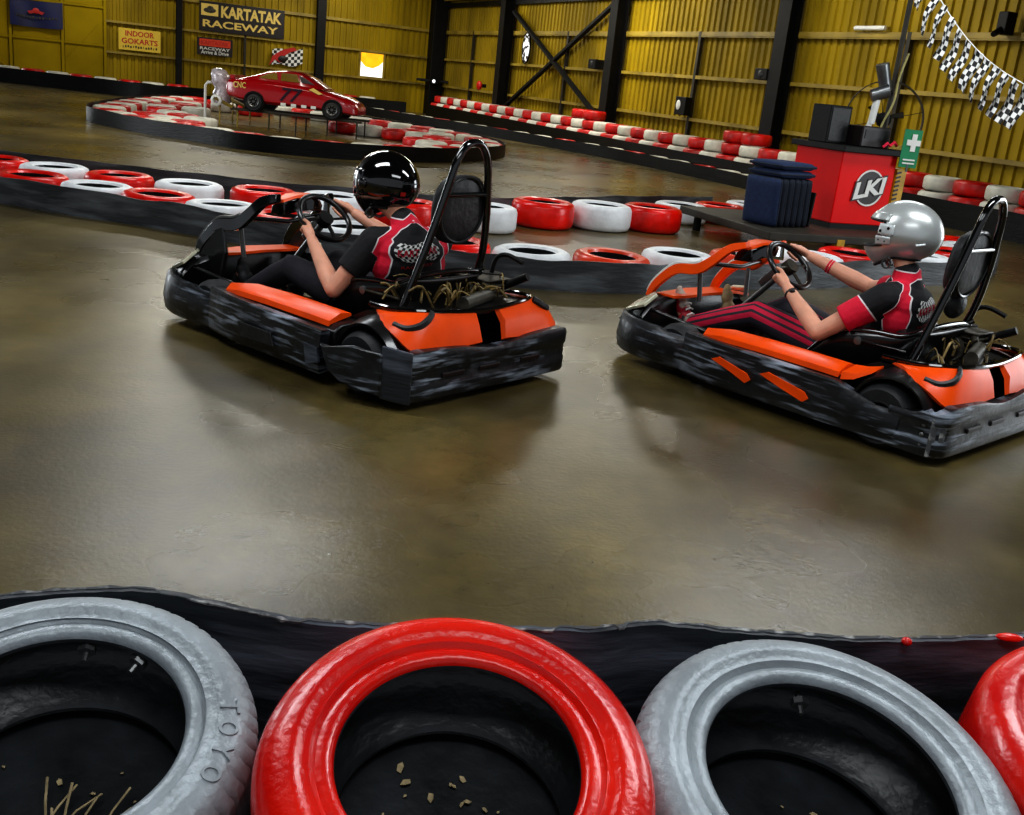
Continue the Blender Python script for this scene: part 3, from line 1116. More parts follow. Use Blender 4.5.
# ---------------------------------------------------------------- red stock car on its stand
CARP = V((-5.48, 24.0, 0))
CARZ = .40
CYAW = -.03


def make_car():
    # local: x forward (to the right in view), y to the far side, z up
    root = empty('stock_car', (CARP.x, CARP.y, CARZ), CYAW, 'small red stock car numbered 77 displayed on a raised stand', 'car')
    st = [(-1.68, .36, .60, .50), (-1.62, .27, .68, .56), (-1.3, .2, .71, .62), (-.9, .17, .74, .65), (-.4, .16, .735, .65), (.2, .16, .70, .65),
          (.6, .16, .66, .66), (1.0, .15, .58, .66), (1.35, .12, .50, .63), (1.58, .10, .40, .57), (1.66, .12, .32, .5)]
    loops = []
    for x, zb, zt, hw in st:
        lp = []
        for f, z in ((.86, zb), (1, zb + (zt - zb) * .12), (1.0, zb + (zt - zb) * .5), (.97, zb + (zt - zb) * .85), (.88, zt - .01), (.5, zt + .02), (0, zt + .03)):
            lp.append((x, -hw * f, z))
        lp += [(a, -b, c) for a, b, c in lp[-2::-1]]
        loops.append(lp)
    MB().loft(loops).build('body', M['car_red'], root, 45, .01)
    gh = []
    for x, z, hw in ((-1.38, .72, .5), (-1.0, .84, .49), (-.62, .98, .46), (-.2, 1.03, .45), (.12, 1.02, .45), (.42, .9, .48), (.78, .68, .53)):
        zb = .66
        gh.append([(x, -hw * 1.14, zb), (x, -hw, z - .04), (x, -hw * .8, z), (x, hw * .8, z), (x, hw, z - .04), (x, hw * 1.14, zb)])
    MB().loft(gh).build('roof', M['car_red'], root, 50, .01)

    def side(poly, off, name, m, par=root, t=.012):
        # polygon in (x, z) laid on the near side of the greenhouse or body
        mb = MB()
        mb.slab([(x, -off(x, z), z) for x, z in poly], t)
        return mb.build(name, m, par, 0)

    def gl(x, z):
        # surface of the greenhouse side
        g = [(-1.38, .72, .5), (-1.0, .84, .49), (-.62, .98, .46), (-.2, 1.03, .45), (.12, 1.02, .45), (.42, .9, .48), (.78, .68, .53)]
        for a, b in zip(g, g[1:]):
            if a[0] <= x <= b[0]:
                t = (x - a[0]) / (b[0] - a[0])
                zt, hw = a[1] + (b[1] - a[1]) * t, a[2] + (b[2] - a[2]) * t
                f = max(0, min(1, (z - .66) / max(.01, zt - .04 - .66)))
                return hw * (1.14 - .14 * f) + .008
        return .52
    side([(-.86, .78), (-.8, .83), (-.62, .91), (-.42, .95), (-.38, .78)], gl, 'side_window', M['car_glass'])
    side([(-.3, .77), (-.3, .96), (.08, .96), (.18, .77)], gl, 'side_window', M['car_glass'])
    side([(.22, .77), (.14, .94), (.3, .89), (.56, .75)], gl, 'side_window', M['sign_black'])
    bo = lambda x, z: .668
    n77 = MB()
    vs, fs = fit_text('77', .5, .33, .004, .012)
    n77.add([(v.x + v.y * .3, -.665 - v.z, v.y + .45) for v in vs], fs)
    n77.build('number', M['car_dark'], root, 0, 0, False)
    ml = MB()
    vs, fs = fit_text('CNC', .32, .15, .004, .02)
    ml.add([(v.x - 1.3, -.63 - v.z, v.y + .57) for v in vs], fs)
    ml.build('quarter_lettering', M['cream'], root, 0, 0, False)
    for x in (-.18, .08, .34, .58):
        st_ = MB().box((x, -.664, .21), (.13, .01, .07)).build('sticker', M['white'], root, 0)
    MB().box((1.3, -.62, .2), (.1, .012, .06)).build('sticker', M['white'], root, 0)
    side([(.45, .63), (.56, .68), (.8, .56), (.7, .53)], lambda x, z: .668, 'hood_sticker', M['cream'])
    for x in (-.92, 1.05):
        for y in (-.6, .6):
            Xw = Matrix.Translation((x, y, .2)) @ Matrix.Rotation(PI / 2, 4, 'X')
            arch = MB().lathe([(.0, -.08), (.255, -.08), (.255, .08), (0, .08)], 28, Xw).build('wheel_arch', M['black_steel'], root, 30)
            if y < 0:
                w = MB()
                w.lathe([(.13, .06), (.18, .05), (.212, .08), (.212, .0), (.13, .0)], 28, Xw @ Matrix.Translation((0, 0, .03)), True)
                wo = w.build('wheel', M['slick'], root, 40)
                r = MB()
                r.lathe([(.0, .1), (.03, .1), (.05, .07), (.1, .075), (.135, .1), (.135, .04), (0, .04)], 20, Xw)
                for k in range(8):
                    r.ell((x + .085 * math.cos(k * PI / 4), y - .09, .2 + .085 * math.sin(k * PI / 4)), (.016, .012, .016), 8, 5)
                r.build('wheel_rim', M['rim'], wo, 40)
    MB().box((-1.55, 0, .74), (.12, .9, .1)).build('rear_spoiler', M['car_red'], root, 0, .01)
    root.scale = (.875, .9, .86)
    return root


make_car()
sd = empty('car_stand', (CARP.x, CARP.y, 0), CYAW, 'low pale metal ramp stand on thin legs under the red car', 'stand')
for y in (-.45, .45):
    MB().box((.1, y, .37), (2.9, .14, .05)).build('rail', M['dark_steel'], sd, 0, .005)
    MB().slab([(-1.3, y - .07, .39), (-1.3, y + .07, .39), (-1.72, y + .07, .56), (-1.72, y - .07, .56)], .05).build('ramp', M['girt'], sd, 0)
for x in (-1.6, -1.2, -.5, .1, .8, 1.45):
    for y in (-.45, .45):
        MB().tube([(x, y, 0), (x, y, .37 if x > -1.5 else .5)], .018, 6).build('leg', M['girt'] if x < -1 else M['dark_steel'], sd)
MB().lathe([(.07, 0), (.12, .02), (.12, .1), (.07, .12)], 18, Matrix.Translation((-1.62, -.56, .52)) @ Matrix.Rotation(PI / 2, 4, 'X'), True).build('jockey_wheel', M['white_rubber'], sd)
MB().tube([(-1.98, -.3, 0), (-1.98, -.3, .80), (-1.93, -.3, .86), (-1.85, -.3, .87)], .03, 8).build('end_post', M['white_rubber'], sd)
wp = MB()
lp = []
for z, r, o in ((0.0, .2, 0), (.12, .26, .02), (.3, .25, .0), (.42, .2, .02), (.55, .27, -.02), (.75, .28, -.06), (.88, .2, -.1), (.93, .08, -.1)):
    lp.append([(r * math.cos(a) * (1 + .12 * math.sin(a * 5 + z * 9)) + o, .7 * r * math.sin(a), z) for a in [2 * PI * k / 22 for k in range(22)]])
wp.loft(lp)
wo = wp.build('wrapped_bundle', M['wrap'], None, 60)
wo.location = CARP + V((-1.70, .0, .40))
wo.scale = (.72, .8, .84)
tag(wo, 'plastic wrapped white and pink bundle standing behind the red car', 'bundle')

# ---------------------------------------------------------------- low platform with red cabinet
PA, PB_, e1, e2 = V((2.6, 11.54, 0)), V((1.79, 13.46, 0)), V((.933, .36, 0)), V((-.387, .922, 0))
e1.normalize()
Xp = frame(PA, e1, (0, 0, 1))
pf = empty('platform', PA, math.atan2(e1.y, e1.x), 'low dusty black platform carrying the cushions and red cabinet', 'platform')
MB().box((1.17, 1.04, .235), (2.34, 2.08, .09)).build('deck', M['wood_board'], pf, 0, .01)
for x in (.18, 2.2):
    for y in (.15, 1.9):
        MB().tube([(x, y, 0), (x, y, .2)], .05, 8).build('leg', M['black_steel'], pf)
MB().box((.95, .02, .12), (.1, .05, .24)).build('yellow_strap', M['yellow'], pf, 0)
hk = MB().tube([(1.62, -.04, .05), (1.62, -.04, .27), (1.72, -.04, .31), (1.82, -.04, .27), (1.86, -.04, .2)], .012, 6).build('hook', M['steel'], pf)

KC = V((3.54, 12.65, .28))
k1, k2 = V((.914, .407, 0)).normalized(), V((-.407, .914, 0)).normalized()
c1, c2 = V((.787, .617, 0)), V((-.617, .787, 0))
KYAW = math.atan2(k1.y, k1.x)
kb = empty('cabinet', KC, KYAW, 'bright red cabinet with a round LKI emblem on its side', 'cabinet')
MB().box((.41, .44, .48), (.82, .88, .84)).build('carcass', M['box_red'], kb, 0, .012)
MB().box((.41, .44, .03), (.80, .86, .06)).build('plinth', M['black_steel'], kb, 0)
MB().box((.41, .44, .93), (.92, 1.02, .07)).build('worktop', M['black_steel'], kb, 0, .008)
lg = MB().lathe([(0, 0), (.20, 0), (.20, .008), (0, .008)], 40, Matrix.Translation((.47, -.002, .50)) @ Matrix.Rotation(PI / 2, 4, 'X')).build('emblem', M['sign_black'], kb, 30)
MB().lathe([(.196, .006), (.215, .006), (.215, .014), (.196, .014)], 40, Matrix.Translation((.47, -.002, .50)) @ Matrix.Rotation(PI / 2, 4, 'X'), True).build('emblem_ring', M['white'], lg, 30)
ol = MB()
for txt_m, gr, y in ((M['sign_black'], .035, -.014), (M['white'], 0, -.022)):
    mb = MB()
    vs, fs = fit_text('LKI', .43 + gr, .20 + gr, .004, .035)
    mb.add([(v.x + .47 + v.y * .12, y - v.z, v.y + .50 + v.x * .22) for v in vs], fs)
    q = mb.build('emblem_letters', txt_m, lg, 0, 0, False)
    q['label'] = 'white LKI letters' if gr == 0 else 'black letter outline'


def onkiosk(x, y, z=0):
    return KC + k1 * x + k2 * y + V((0, 0, z))


def thing(mb, name, m, x, y, z, label, cat, smooth=35, bevel=0, rz=0.0, group=None):
    o = mb.build(name, m, None, smooth, bevel)
    o.location = onkiosk(x, y, z)
    o.rotation_euler = (0, 0, KYAW + rz)
    return tag(o, label, cat, group)


o = thing(MB().box((0, 0, .22), (.32, .34, .44)), 'loudspeaker', M['black_steel'], .17, .55, .965, 'tall black loudspeaker box on the cabinet\'s left end', 'speaker', 0, .012)
MB().box((0, -.172, .22), (.26, .012, .38)).build('grille', M['pad_black'], o, 0)
o = thing(MB().box((0, 0, .12), (.42, .34, .24)), 'till_box', M['sign_black'], .56, .32, .965, 'low black box on the cabinet right of the loudspeaker', 'box', 0, .012)
MB().box((0, -.172, .15), (.34, .01, .1)).build('screen', M['pad_black'], o, 0)
rb = MB()
rb.tube([(-.1, -.02, 0.0), (-.05, -.03, .05), (.0, -.02, .02), (.05, -.03, .07), (.12, 0, .03)], .018, 6)
o = thing(rb, 'ribbon', M['magenta'], .66, .02, .985, 'crumpled pink ribbon on the cabinet\'s front corner', 'ribbon')
gs = thing(MB().slab([(-.11, 0, -.22), (.11, 0, -.22), (.11, 0, .22), (-.11, 0, .22)], .012), 'first_aid_sign', M['green'], .89, -.10, 1.0,
           'green first aid sign with a white cross on the cabinet\'s right corner', 'sign', 0, 0, -.3)
cr = MB()
cr.box((.02, -.012, .07), (.06, .008, .2))
cr.box((.02, -.0115, .07), (.17, .008, .065))
cr.build('white_cross', M['white'], gs, 0)
cr = MB()
for z in (-.13, -.17):
    cr.box((0, -.012, z), (.15, .006, .018))
cr.build('text_lines', M['white'], gs, 0)
MB().box((0, .0, -.22), (.02, .02, .1)).build('sign_stem', M['steel'], gs, 0)
# yellow black hazard post
hz = empty('hazard_post', onkiosk(.93, .03, .0), KYAW, 'yellow post with black chevron ridges beside the red cabinet', 'post')
MB().box((0, 0, .375), (.15, .05, .75)).build('post', M['yellow'], hz, 0, .005)
for i in range(13):
    MB().slab([(-.076, -.03, .06 + i * .052), (-.01, -.03, .08 + i * .052), (-.01, -.03, .10 + i * .052), (-.076, -.03, .085 + i * .052)], .012).build('black_ridge', M['sign_black'], hz, 0)
# tall pole and lamps
po = empty('lamp_pole', V((4.38, 14.0, 0)), 0, 'tall thin dark pole rising to the roof behind the red cabinet', 'pole')
MB().tube([(0, 0, 0), (0, 0, ROOF)], .035, 8).build('pole', M['dark_steel'], po)
MB().lathe([(0, 0), (.15, 0), (.14, .04), (0, .05)], 20).build('base', M['black_steel'], po)
hd = MB()
hd.tube([(-.10, -.06, 1.93), (-.22, -.1, 2.24)], [.075, .085], 14)
ho = hd.build('spot_head', M['steel'], po, 50)
MB().tube([(0, 0, 1.9), (-.07, -.05, 1.9), (-.13, -.07, 2.02)], .03, 8).build('spot_bracket', M['black_steel'], po)
MB().tube(spline([(-.1, -.12, 1.24), (-.08, -.1, 1.5), (.02, -.08, 1.8), (.04, -.05, 2.1), (.1, -.04, 2.4)], 6), .014, 6).build('cable', M['straw'], po)
dl = empty('white_lamp', onkiosk(.84, .66, .965), 0, 'white articulated lamp standing on the cabinet\'s right end', 'lamp')
MB().lathe([(0, 0), (.09, 0), (.085, .025), (0, .03)], 18).build('base', M['white_rubber'], dl)
MB().tube([(0, 0, .03), (.0, 0, .22), (.03, 0, .3)], .035, 10).build('lower_arm', M['white_rubber'], dl)
MB().tube([(.03, 0, .27), (.05, 0, .56)], .045, 10).build('upper_arm', M['white_rubber'], dl)
MB().tube([(-.03, 0, .6), (.17, -.02, .68)], [.075, .085], 14).build('lamp_head', M['steel'], dl)
# drum fan
fa = empty('pedestal_fan', V((4.62, 14.9, 0)), math.atan2(-.24, .97), 'large round black pedestal fan behind the red cabinet', 'fan')
MB().lathe([(0, 0), (.28, 0), (.26, .05), (0, .06)], 24).build('base', M['black_steel'], fa)
MB().tube([(0, .08, .05), (0, .08, 1.5)], .03, 8).build('stem', M['black_steel'], fa)
Xf = Matrix.Translation((0, 0, 1.58)) @ Matrix.Rotation(PI / 2, 4, 'X')
MB().lathe([(.50, -.09), (.515, -.09), (.515, .09), (.50, .09)], 48, Xf, True).build('hoop', M['dark_steel'], fa)
MB().lathe([(0, -.1), (.1, -.1), (.1, .08), (0, .1)], 20, Xf).build('motor', M['black_steel'], fa)
for k in range(3):
    a = .4 + k * 2 * PI / 3
    bl = MB().slab([(.06 * math.cos(a), -.02, .06 * math.sin(a)), (.26 * math.cos(a - .2), -.04, .26 * math.sin(a - .2)),
                    (.27 * math.cos(a + .1), .02, .27 * math.sin(a + .1)), (.08 * math.cos(a + .5), .02, .08 * math.sin(a + .5))], .008, Matrix.Translation((0, 0, 1.58)))
    bl.build('blade', M['dark_steel'], fa, 0)
for k in range(4):
    a = k * PI / 2 + .3
    MB().tube([(.08 * math.cos(a), -.1, 1.58 + .08 * math.sin(a)), (.51 * math.cos(a), -.08, 1.58 + .51 * math.sin(a))], .005, 5).build('guard_wire', M['dark_steel'], fa)
# cushions
S0 = V((2.69, 11.98, .28))
cm = MB()


def cushion(name, m, loc, rot, label, group, size=(.50, .53, .09)):
    mb = MB()
    n = 12

    def pt(a, b, s):
        x, y = 2 * a - 1, 2 * b - 1
        e = (1 - abs(x) ** 6) * (1 - abs(y) ** 6)
        r = .03
        return (x * size[0] / 2 * (1 - r * abs(y) ** 8), y * size[1] / 2 * (1 - r * abs(x) ** 8), s * size[2] / 2 * (.35 + .65 * max(0, e) ** .4))
    mb.grid(lambda a, b: pt(a, b, 1), n, n)
    mb.grid(lambda a, b: pt(a, b, -1), n, n)
    vs = {}
    o = mb.build(name, m, None, 60)
    bm = bmesh.new()
    bm.from_mesh(o.data)
    edges = [e for e in bm.edges if e.is_boundary]
    bmesh.ops.bridge_loops(bm, edges=edges)
    bmesh.ops.recalc_face_normals(bm, faces=bm.faces)
    bm.to_mesh(o.data)
    bm.free()
    o.matrix_world = Matrix.Translation(loc) @ rot
    pip = MB()
    lp = []
    for k in range(48):
        q = k / 12
        a = (q if q < 1 else 1 if q < 2 else 3 - q if q < 3 else 0)
        b = (0 if q < 1 else q - 1 if q < 2 else 1 if q < 3 else 4 - q)
        p = pt(a, b, 0)
        lp.append(p)
    pip.tube(lp, .009, 6, True)
    pip.build('piping', M['blue_dark'], o, 60)
    return tag(o, label, 'cushion', group)


# stack direction k1, faces look along -k1 with width along k2
Ru = Matrix((c2, V((0, 0, 1)), c1)).transposed().to_4x4()
lab_c = ['navy seat cushion standing first in the row, its broad face showing', 'second upright cushion behind the broad navy one',
         'third upright cushion in the row on the platform', 'fourth upright cushion in the row on the platform',
         'fifth upright cushion in the row on the platform', 'sixth upright cushion in the row on the platform']
for i in range(6):
    p = S0 + c1 * (.05 + i * .105) + c2 * .22 + V((0, 0, .278))
    cushion('seat_cushion', M['blue_cloth'] if i == 0 else M['blue_dark'], p, Ru @ Matrix.Rotation(-.05, 4, 'X'), lab_c[i], 'cushions upright on the platform')
p = S0 + c1 * .70 + c2 * .22 + V((0, 0, .207))
o = MB().box((0, 0, 0), (.44, .40, .03)).build('backing_board', M['black_steel'], None, 0, .008)
o.matrix_world = Matrix.Translation(p) @ Ru @ Matrix.Rotation(.06, 4, 'X')
tag(o, 'thin black board leaning at the end of the upright cushions', 'board')
Rf = Matrix((c1, c2, V((0, 0, 1)))).transposed().to_4x4()
for i in range(2):
    p = S0 + c1 * .36 + c2 * .26 + V((0, 0, .592 + i * .092))
    cushion('seat_cushion', M['blue_cloth'], p, Rf, ['lower of the two navy cushions lying flat on the upright ones', 'topmost navy cushion lying flat above the upright ones'][i],
            'cushions lying flat', (.62, .5, .09))

# checkered bunting from the pole top down to the right
bn = empty('checkered_bunting', (4.05, 12.6, 0), 0, 'string of black and white checkered flags hanging across the top right', 'bunting')
b0, b1 = V((4.05, 12.55, 3.13)), V((5.0, 11.4, 2.03))


def bun(t):
    p = b0.lerp(b1, t)
    p.z -= .28 * math.sin(t * PI) * .6
    return p


st_ = [V((4.38, 14.0, 3.75)), V((4.2, 13.2, 3.36))] + [bun(i / 16) for i in range(17)] + [V((5.6, 10.9, 1.95)), V((6.3, 10.7, 2.2))]
st_ = [q - bn.location for q in st_]
o = MB().tube(st_, .006, 5).build('string', M['white_rubber'], bn)
MB().tube([V((6.3, 10.7, 0)) - bn.location, V((6.3, 10.7, 2.3)) - bn.location], .03, 8).build('end_post', M['dark_steel'], bn)
for i in range(12):
    a, b = bun(.01 + i * .083), bun(.01 + i * .083 + .06)
    hgt = .42 if i > 0 else .3
    tw = random.uniform(-.6, .6)
    a_, b_ = a - bn.location, b - bn.location
    d = (b_ - a_)
    d.z = 0
    d = d.normalized() * (.07 + .02 * random.random())
    d = Matrix.Rotation(tw * .5, 3, 'Z') @ d
    g = MB().grid(lambda u, v: a_ + d * u * (1 - .1 * v) + V((0, 0, -hgt * v)) + V((-.10 * v + .015 * math.sin(v * 7 + i), .03 * math.sin(u * 5 + v * 3 + i), -.06 * u)), 8, 14)
    fo = g.build('pennant', M['checker'], bn, 180)
    at = fo.data.attributes.new('pat', 'FLOAT_VECTOR', 'POINT')
    for k in range(9 * 15):
        at.data[k].vector = ((k // 15) / 8 * 3 + .01, (k % 15) / 14 * 8 + .01, .5)
# ---------------------------------------------------------------- karts  (local: x forward, y left, z up)
def prof_wall(th, z0, z1, lip=.0):
    return [(0, z0), (.012, z0 + .01), (.02, (z0 + z1) / 2), (.008, z1 - .012), (0, z1), (-th, z1 - lip), (-th, z0)]


def bumper_path(half):
    return half + [(x, -y, z) for x, y, z in half[::-1]]


def make_kart(loc, yaw, label, left):
    """left: the kart with black rails and a broken rear corner; otherwise the orange railed one"""
    K_ = empty('go_kart', (loc[0], loc[1], 0), yaw, label, 'go-kart', 'go-karts racing on the track')
    B = M['kart_black']
    # floor tray and frame
    MB().prism([(.95, -.3), (.95, .3), (.55, .36), (-.75, .36), (-.75, -.36), (.55, -.36)], .05, .06).build('floor_tray', M['dark_steel'], K_, 0)
    fr = MB()
    for s in (-1, 1):
        fr.tube([(1.02, s * .22, .09), (.7, s * .3, .09), (.3, s * .33, .09), (-.95, s * .33, .09)], .018, 8)
        fr.tube([(.6, s * .3, .09), (.62, s * .42, .13)], .02, 8)
        fr.tube([(.25, s * .33, .1), (.25, s * .6, .1), (-.45, s * .6, .1), (-.45, s * .33, .1)], .014, 8)
    for x in (.9, .1, -.4, -.9):
        fr.tube([(x, -.33, .09), (x, .33, .09)], .016, 8)
    fr.build('chassis_frame', M['black_steel'], K_)
    # wheels
    for nm, x, y, r, w in (('front_wheel', .63, .48, .15, .15), ('front_wheel', .63, -.48, .15, .15), ('rear_wheel', -.75, .54, .166, .2), ('rear_wheel', -.75, -.54, .166, .2)):
        X = Matrix.Translation((x, y, r)) @ Matrix.Rotation(PI / 2, 4, 'X')
        h = w / 2
        mb = MB().lathe([(.07, -h), (r - .03, -h - .006), (r - .008, -h + .018), (r, -h + .045), (r, h - .045), (r - .008, h - .018), (r - .03, h + .006), (.07, h)], 36, X, True)
        wo = mb.build(nm, M['slick'], K_, 40)
        rm = MB().lathe([(0, -h * .55), (.03, -h * .6), (.045, -h * .3), (.06, -h * .75), (.078, -h * 1.02), (.082, -h * .9), (.082, h * .9), (.078, h * 1.02), (.06, h * .75), (.045, h * .3), (.03, h * .6), (0, h * .55)], 28, X)
        rm.build('wheel_rim', M['rim'] if not left else M['engine'], wo, 40)
    MB().tube([(-.75, -.5, .166), (-.75, .5, .166)], .022, 10).build('rear_axle', M['steel'], K_)
    # front bumper: low wall, rounded at the corners
    fp_ = spline(bumper_path([(.50, .60, 0), (.74, .61, 0), (.93, .59, 0), (1.07, .51, 0), (1.14, .36, 0), (1.17, .15, 0)]), 6)

    def fprof(t):
        a = abs(t - .5) * 2
        z1 = .27 + .03 * (1 - a) - .015 * (a > .85)
        return [(0, .055), (.015, .07), (.028, .14), (.02, .2), (.004, z1 - .012), (-.01, z1), (-.05, z1 - .015), (-.05, .06)]
    fb_ = MB().sweep(fp_, fprof, side=-1)
    fo = fb_.build('front_bumper', M['scuffed'], K_, 40)
    for y in (.50, ):
        bt = MB()
        for z in (.1, .16, .23):
            bt.ell((1.088, y + .012, z), (.009, .009, .009), 8, 5)
        bt.build('rivet', M['steel'], fo, 60)
    # nose cone behind the bumper: black body, orange top panel
    nz = []
    for y, x0, x1, zt in ((-.53, .90, .98, .29), (-.47, .90, 1.07, .345), (-.3, .90, 1.12, .385), (0, .90, 1.14, .39), (.3, .90, 1.12, .385), (.47, .90, 1.07, .345), (.53, .90, .98, .29)):
        nz.append([(x1, y, .2), (x1, y, .27), (x1 - .035, y, zt - .02), (x1 - .07, y, zt), (x0 + .02, y, zt + .005), (x0, y, zt - .02), (x0 + .03, y, .2)])
    MB().loft(nz).build('nose_cone', B, K_, 50)
    tp = []
    for y, x0, x1, zt in ((-.46, .84, .96, .375), (-.3, .83, 1.0, .40), (0, .83, 1.02, .405), (.2, .83, 1.0, .40), (.30, .86, 1.0, .397)):
        tp.append([(x1, y, zt), (x1 + .01, y, zt - .006), (x0, y, zt - .01), (x0, y, zt + .006)])
    MB().loft(tp).build('nose_panel', M['orange_kart'], K_, 40)
    for s in (1, -1):
        MB().tube([(.96, s * .47, .33), (.80, s * .42, .30), (.52, s * .40, .27)], .013, 8).build('nose_stay', M['satin_black'], K_, 60)
    for s in (1, -1):
        hl = [(1.07, s * .49, .285), (1.06, s * .40, .33), (.93, s * .40, .415), (.86, s * .47, .42), (.90, s * .53, .35)]
        mb = MB().slab(hl, .02)
        mb.build('headlight', M['lens'], K_, 0, .004)
    # front wheel mud guard strip
    # side bumpers
    for s in (1, -1):
        tail = -.50 if left and s > 0 else -.84
        pts = [(.50, s * .615, 0), (.30, s * .65, 0), (.0, s * .665, 0), (-.3, s * .668, 0), (-.5, s * .665, 0)]
        if tail < -.6:
            pts += [(-.7, s * .66, 0), (-.86, s * .645, 0)]

        def sprof(t, s=s):
            z1 = .30 - .02 * t - (.06 * min(1, max(0, (t - .66) / .2)) if not left else 0)
            return [(0, .055), (.008, .07), (.012, .14), (.008, .2), (.002, z1 - .01), (-.008, z1), (-.06, z1 - .005), (-.06, .06)]
        sb = MB().sweep(spline(pts, 6), sprof, side=1 if s > 0 else -1)
        so = sb.build('side_bumper', M['scuffed'], K_, 40)
        if s > 0 and not left:
            for x0, x1 in ((.25, -.02), (-.07, -.38)):
                mb = MB().slab([(x0, .683, .205), (x0 - .05, .684, .228), (x1 + .03, .684, .185), (x1, .684, .155), (x1 + .03, .684, .13), (x0 - .14, .684, .165)], .008)
                mb.build('orange_sticker', M['orange_kart'], so, 0)
        if s > 0 and left:
            mb = MB().slab([(.14, .692, .19), (-.14, .692, .19), (-.17, .692, .12), (.10, .692, .11)], .014)
            mb.build('dark_patch', M['pad_black'], so, 0, .004)
            mb = MB().loft([[(-.40, .672 + o, .20), (-.5, .675 + o, .19), (-.52, .675 + o, .12), (-.42, .672 + o, .09)] for o in (0, .02)])
            mb.build('torn_tape', M['belt'], so, 0, .005)
    # side pods: black inner sill + orange panel on top
    for s in (1, -1):
        y0, y1 = s * .36, s * .585
        MB().loft([[(x, y0, .1), (x, y1, .1), (x, y1 + s * .02, .27), (x, s * .56, .30), (x, s * .40, .315), (x, y0, .28)] for x in (.42, .2, -.2, -.53)]).build('side_pod', B, K_, 30, .008)
        pn = []
        for x, w0, w1, z in ((.40, .52, .585, .312), (.28, .46, .59, .330), (.0, .445, .59, .332), (-.38, .445, .59, .328), (-.47, .445, .588, .325)):
            pn.append([(x, s * w0, z), (x, s * w0, z + .014), (x, s * (w0 + w1) / 2, z + .022), (x, s * w1, z - .012), (x, s * (w1 + .004), z - .04), (x, s * (w1 - .01), z - .03)])
        MB().loft(pn).build('pod_panel', M['orange_kart'], K_, 40)
        if not left or s < 0:
            MB().loft([[(x, s * w0, z), (x, s * w0, z + .012), (x, s * w1, z - .012), (x - .004, s * (w1 + .01), z - d), (x, s * (w1 - .008), z - d)] for x, w0, w1, z, d in ((-.485, .46, .592, .332, .05), (-.56, .47, .60, .342, .04), (-.655, .50, .60, .372, .012))]).build('short_panel', M['orange_kart'], K_, 40)
    # rear bumper
    half = [(-.80, .645, 0), (-.90, .65, 0), (-1.01, .645, 0), (-1.06, .61, 0), (-1.08, .54, 0), (-1.085, .25, 0), (-1.085, .08, 0)]
    rp_ = spline(bumper_path(half), 5)
    nn = len(rp_)

    def rprof(t):
        a = abs(t - .5) * 2
        z1 = .275 - .018 * math.cos(a * 9) * (a < .7) - (.03 * min(1, (a - .7) / .12) if a > .7 else 0)
        return [(0, .045), (.008, .06), (.008, .12), (.003, .128), (.003, .195), (.010, .205), (.012, z1 - .018), (.004, z1), (-.045, z1 + .004), (-.05, z1 - .02), (-.035, .18), (-.035, .05)]
    rb_ = MB().sweep(rp_, rprof, side=1)
    ro = rb_.build('rear_bumper', M['scuffed'], K_, 35)
    for y in (.32, .05, -.28):
        MB().box((-1.088, y, .16), (.02, .16, .026)).build('slot', M['sign_black'], ro, 0, .006)
    if not left:
        for z in (.10, .15, .20):
            MB().ell((-.985, .652, z), (.012, .006, .012), 8, 5).build('rivet', M['steel'], ro, 60)
        for x, y in ((-1.035, .640), (-1.064, .605)):
            MB().slab([(x + .012, y + .012, .05), (x - .008, y - .012, .05), (x - .008, y - .012, .24), (x + .012, y + .012, .24)], .012).build('corner_strip', M['fray'], ro, 0, .003)
    if left:
        # grey bent corner plate
        MB().slab([(-.95, .672, .05), (-1.10, .62, .045), (-1.10, .62, .30), (-.95, .672, .31)], .015).build('corner_plate', M['belt'], ro, 0, .004)
        MB().loft([[(-.50, .655 + o, .22), (-.62, .70 + o * 2, .235), (-.78, .69 + o, .275), (-.96, .665 + o, .27), (-.96, .665 + o, .06), (-.86, .68 + o, .07), (-.76, .715 + o * 2, .10), (-.62, .70 + o, .11)] for o in (0, .02)]).build('torn_corner', M['scuffed'], ro, 60, .012)
    # rear wheel arches
    for s in (1, -1):
        sec = []
        for k in range(11):
            a = math.radians(12 + 150 * k / 10)
            c, sn = math.cos(a), math.sin(a)
            x, z = -.785, .16
            R0 = .215
            sec.append([(x + c * (R0 - .012), s * .635, z + sn * (R0 - .012)), (x + c * R0, s * .64, z + sn * R0), (x + c * (R0 + .022), s * .56, z + sn * (R0 + .03)),
                        (x + c * (R0 + .02), s * .42, z + sn * (R0 + .035)), (x + c * (R0 - .012), s * .42, z + sn * (R0 - .012))])
        MB().loft(sec).build('wheel_arch', M['satin_black'], K_, 40)
        MB().loft([[(x, s * .39, .1), (x, s * .44, .1), (x, s * .44, z), (x, s * .39, z)] for x, z in ((-.46, .32), (-.58, .38), (-.75, .40), (-.93, .38), (-1.0, .3))]).build('arch_side', B, K_, 0)
    # orange fairing behind the wheels, wrapped round the back
    Tp = [(-.70, .49, .415), (-.84, .485, .43), (-.95, .43, .445), (-.99, .31, .44), (-1.0, .09, .425)]
    Bp = [(-.84, .585, .385), (-.95, .595, .345), (-1.035, .555, .285), (-1.06, .42, .27), (-1.065, .09, .285)]

    def fair(sgn):
        T = spline([(a, b * sgn, c) for a, b, c in Tp], 7)
        Bt = spline([(a, b * sgn, c) for a, b, c in Bp], 7)
        loops = []
        for q, r in zip(T, Bt):
            m_ = q.lerp(r, .55) + V((-.008, .012 * sgn, .022))
            inn = V((.016, -.012 * sgn, -.012))
            loops.append([q, q.lerp(r, .12) + V((0, 0, .008)), m_, r, r + inn, m_ + inn * 1.3, q + inn])
        return MB().loft(loops)
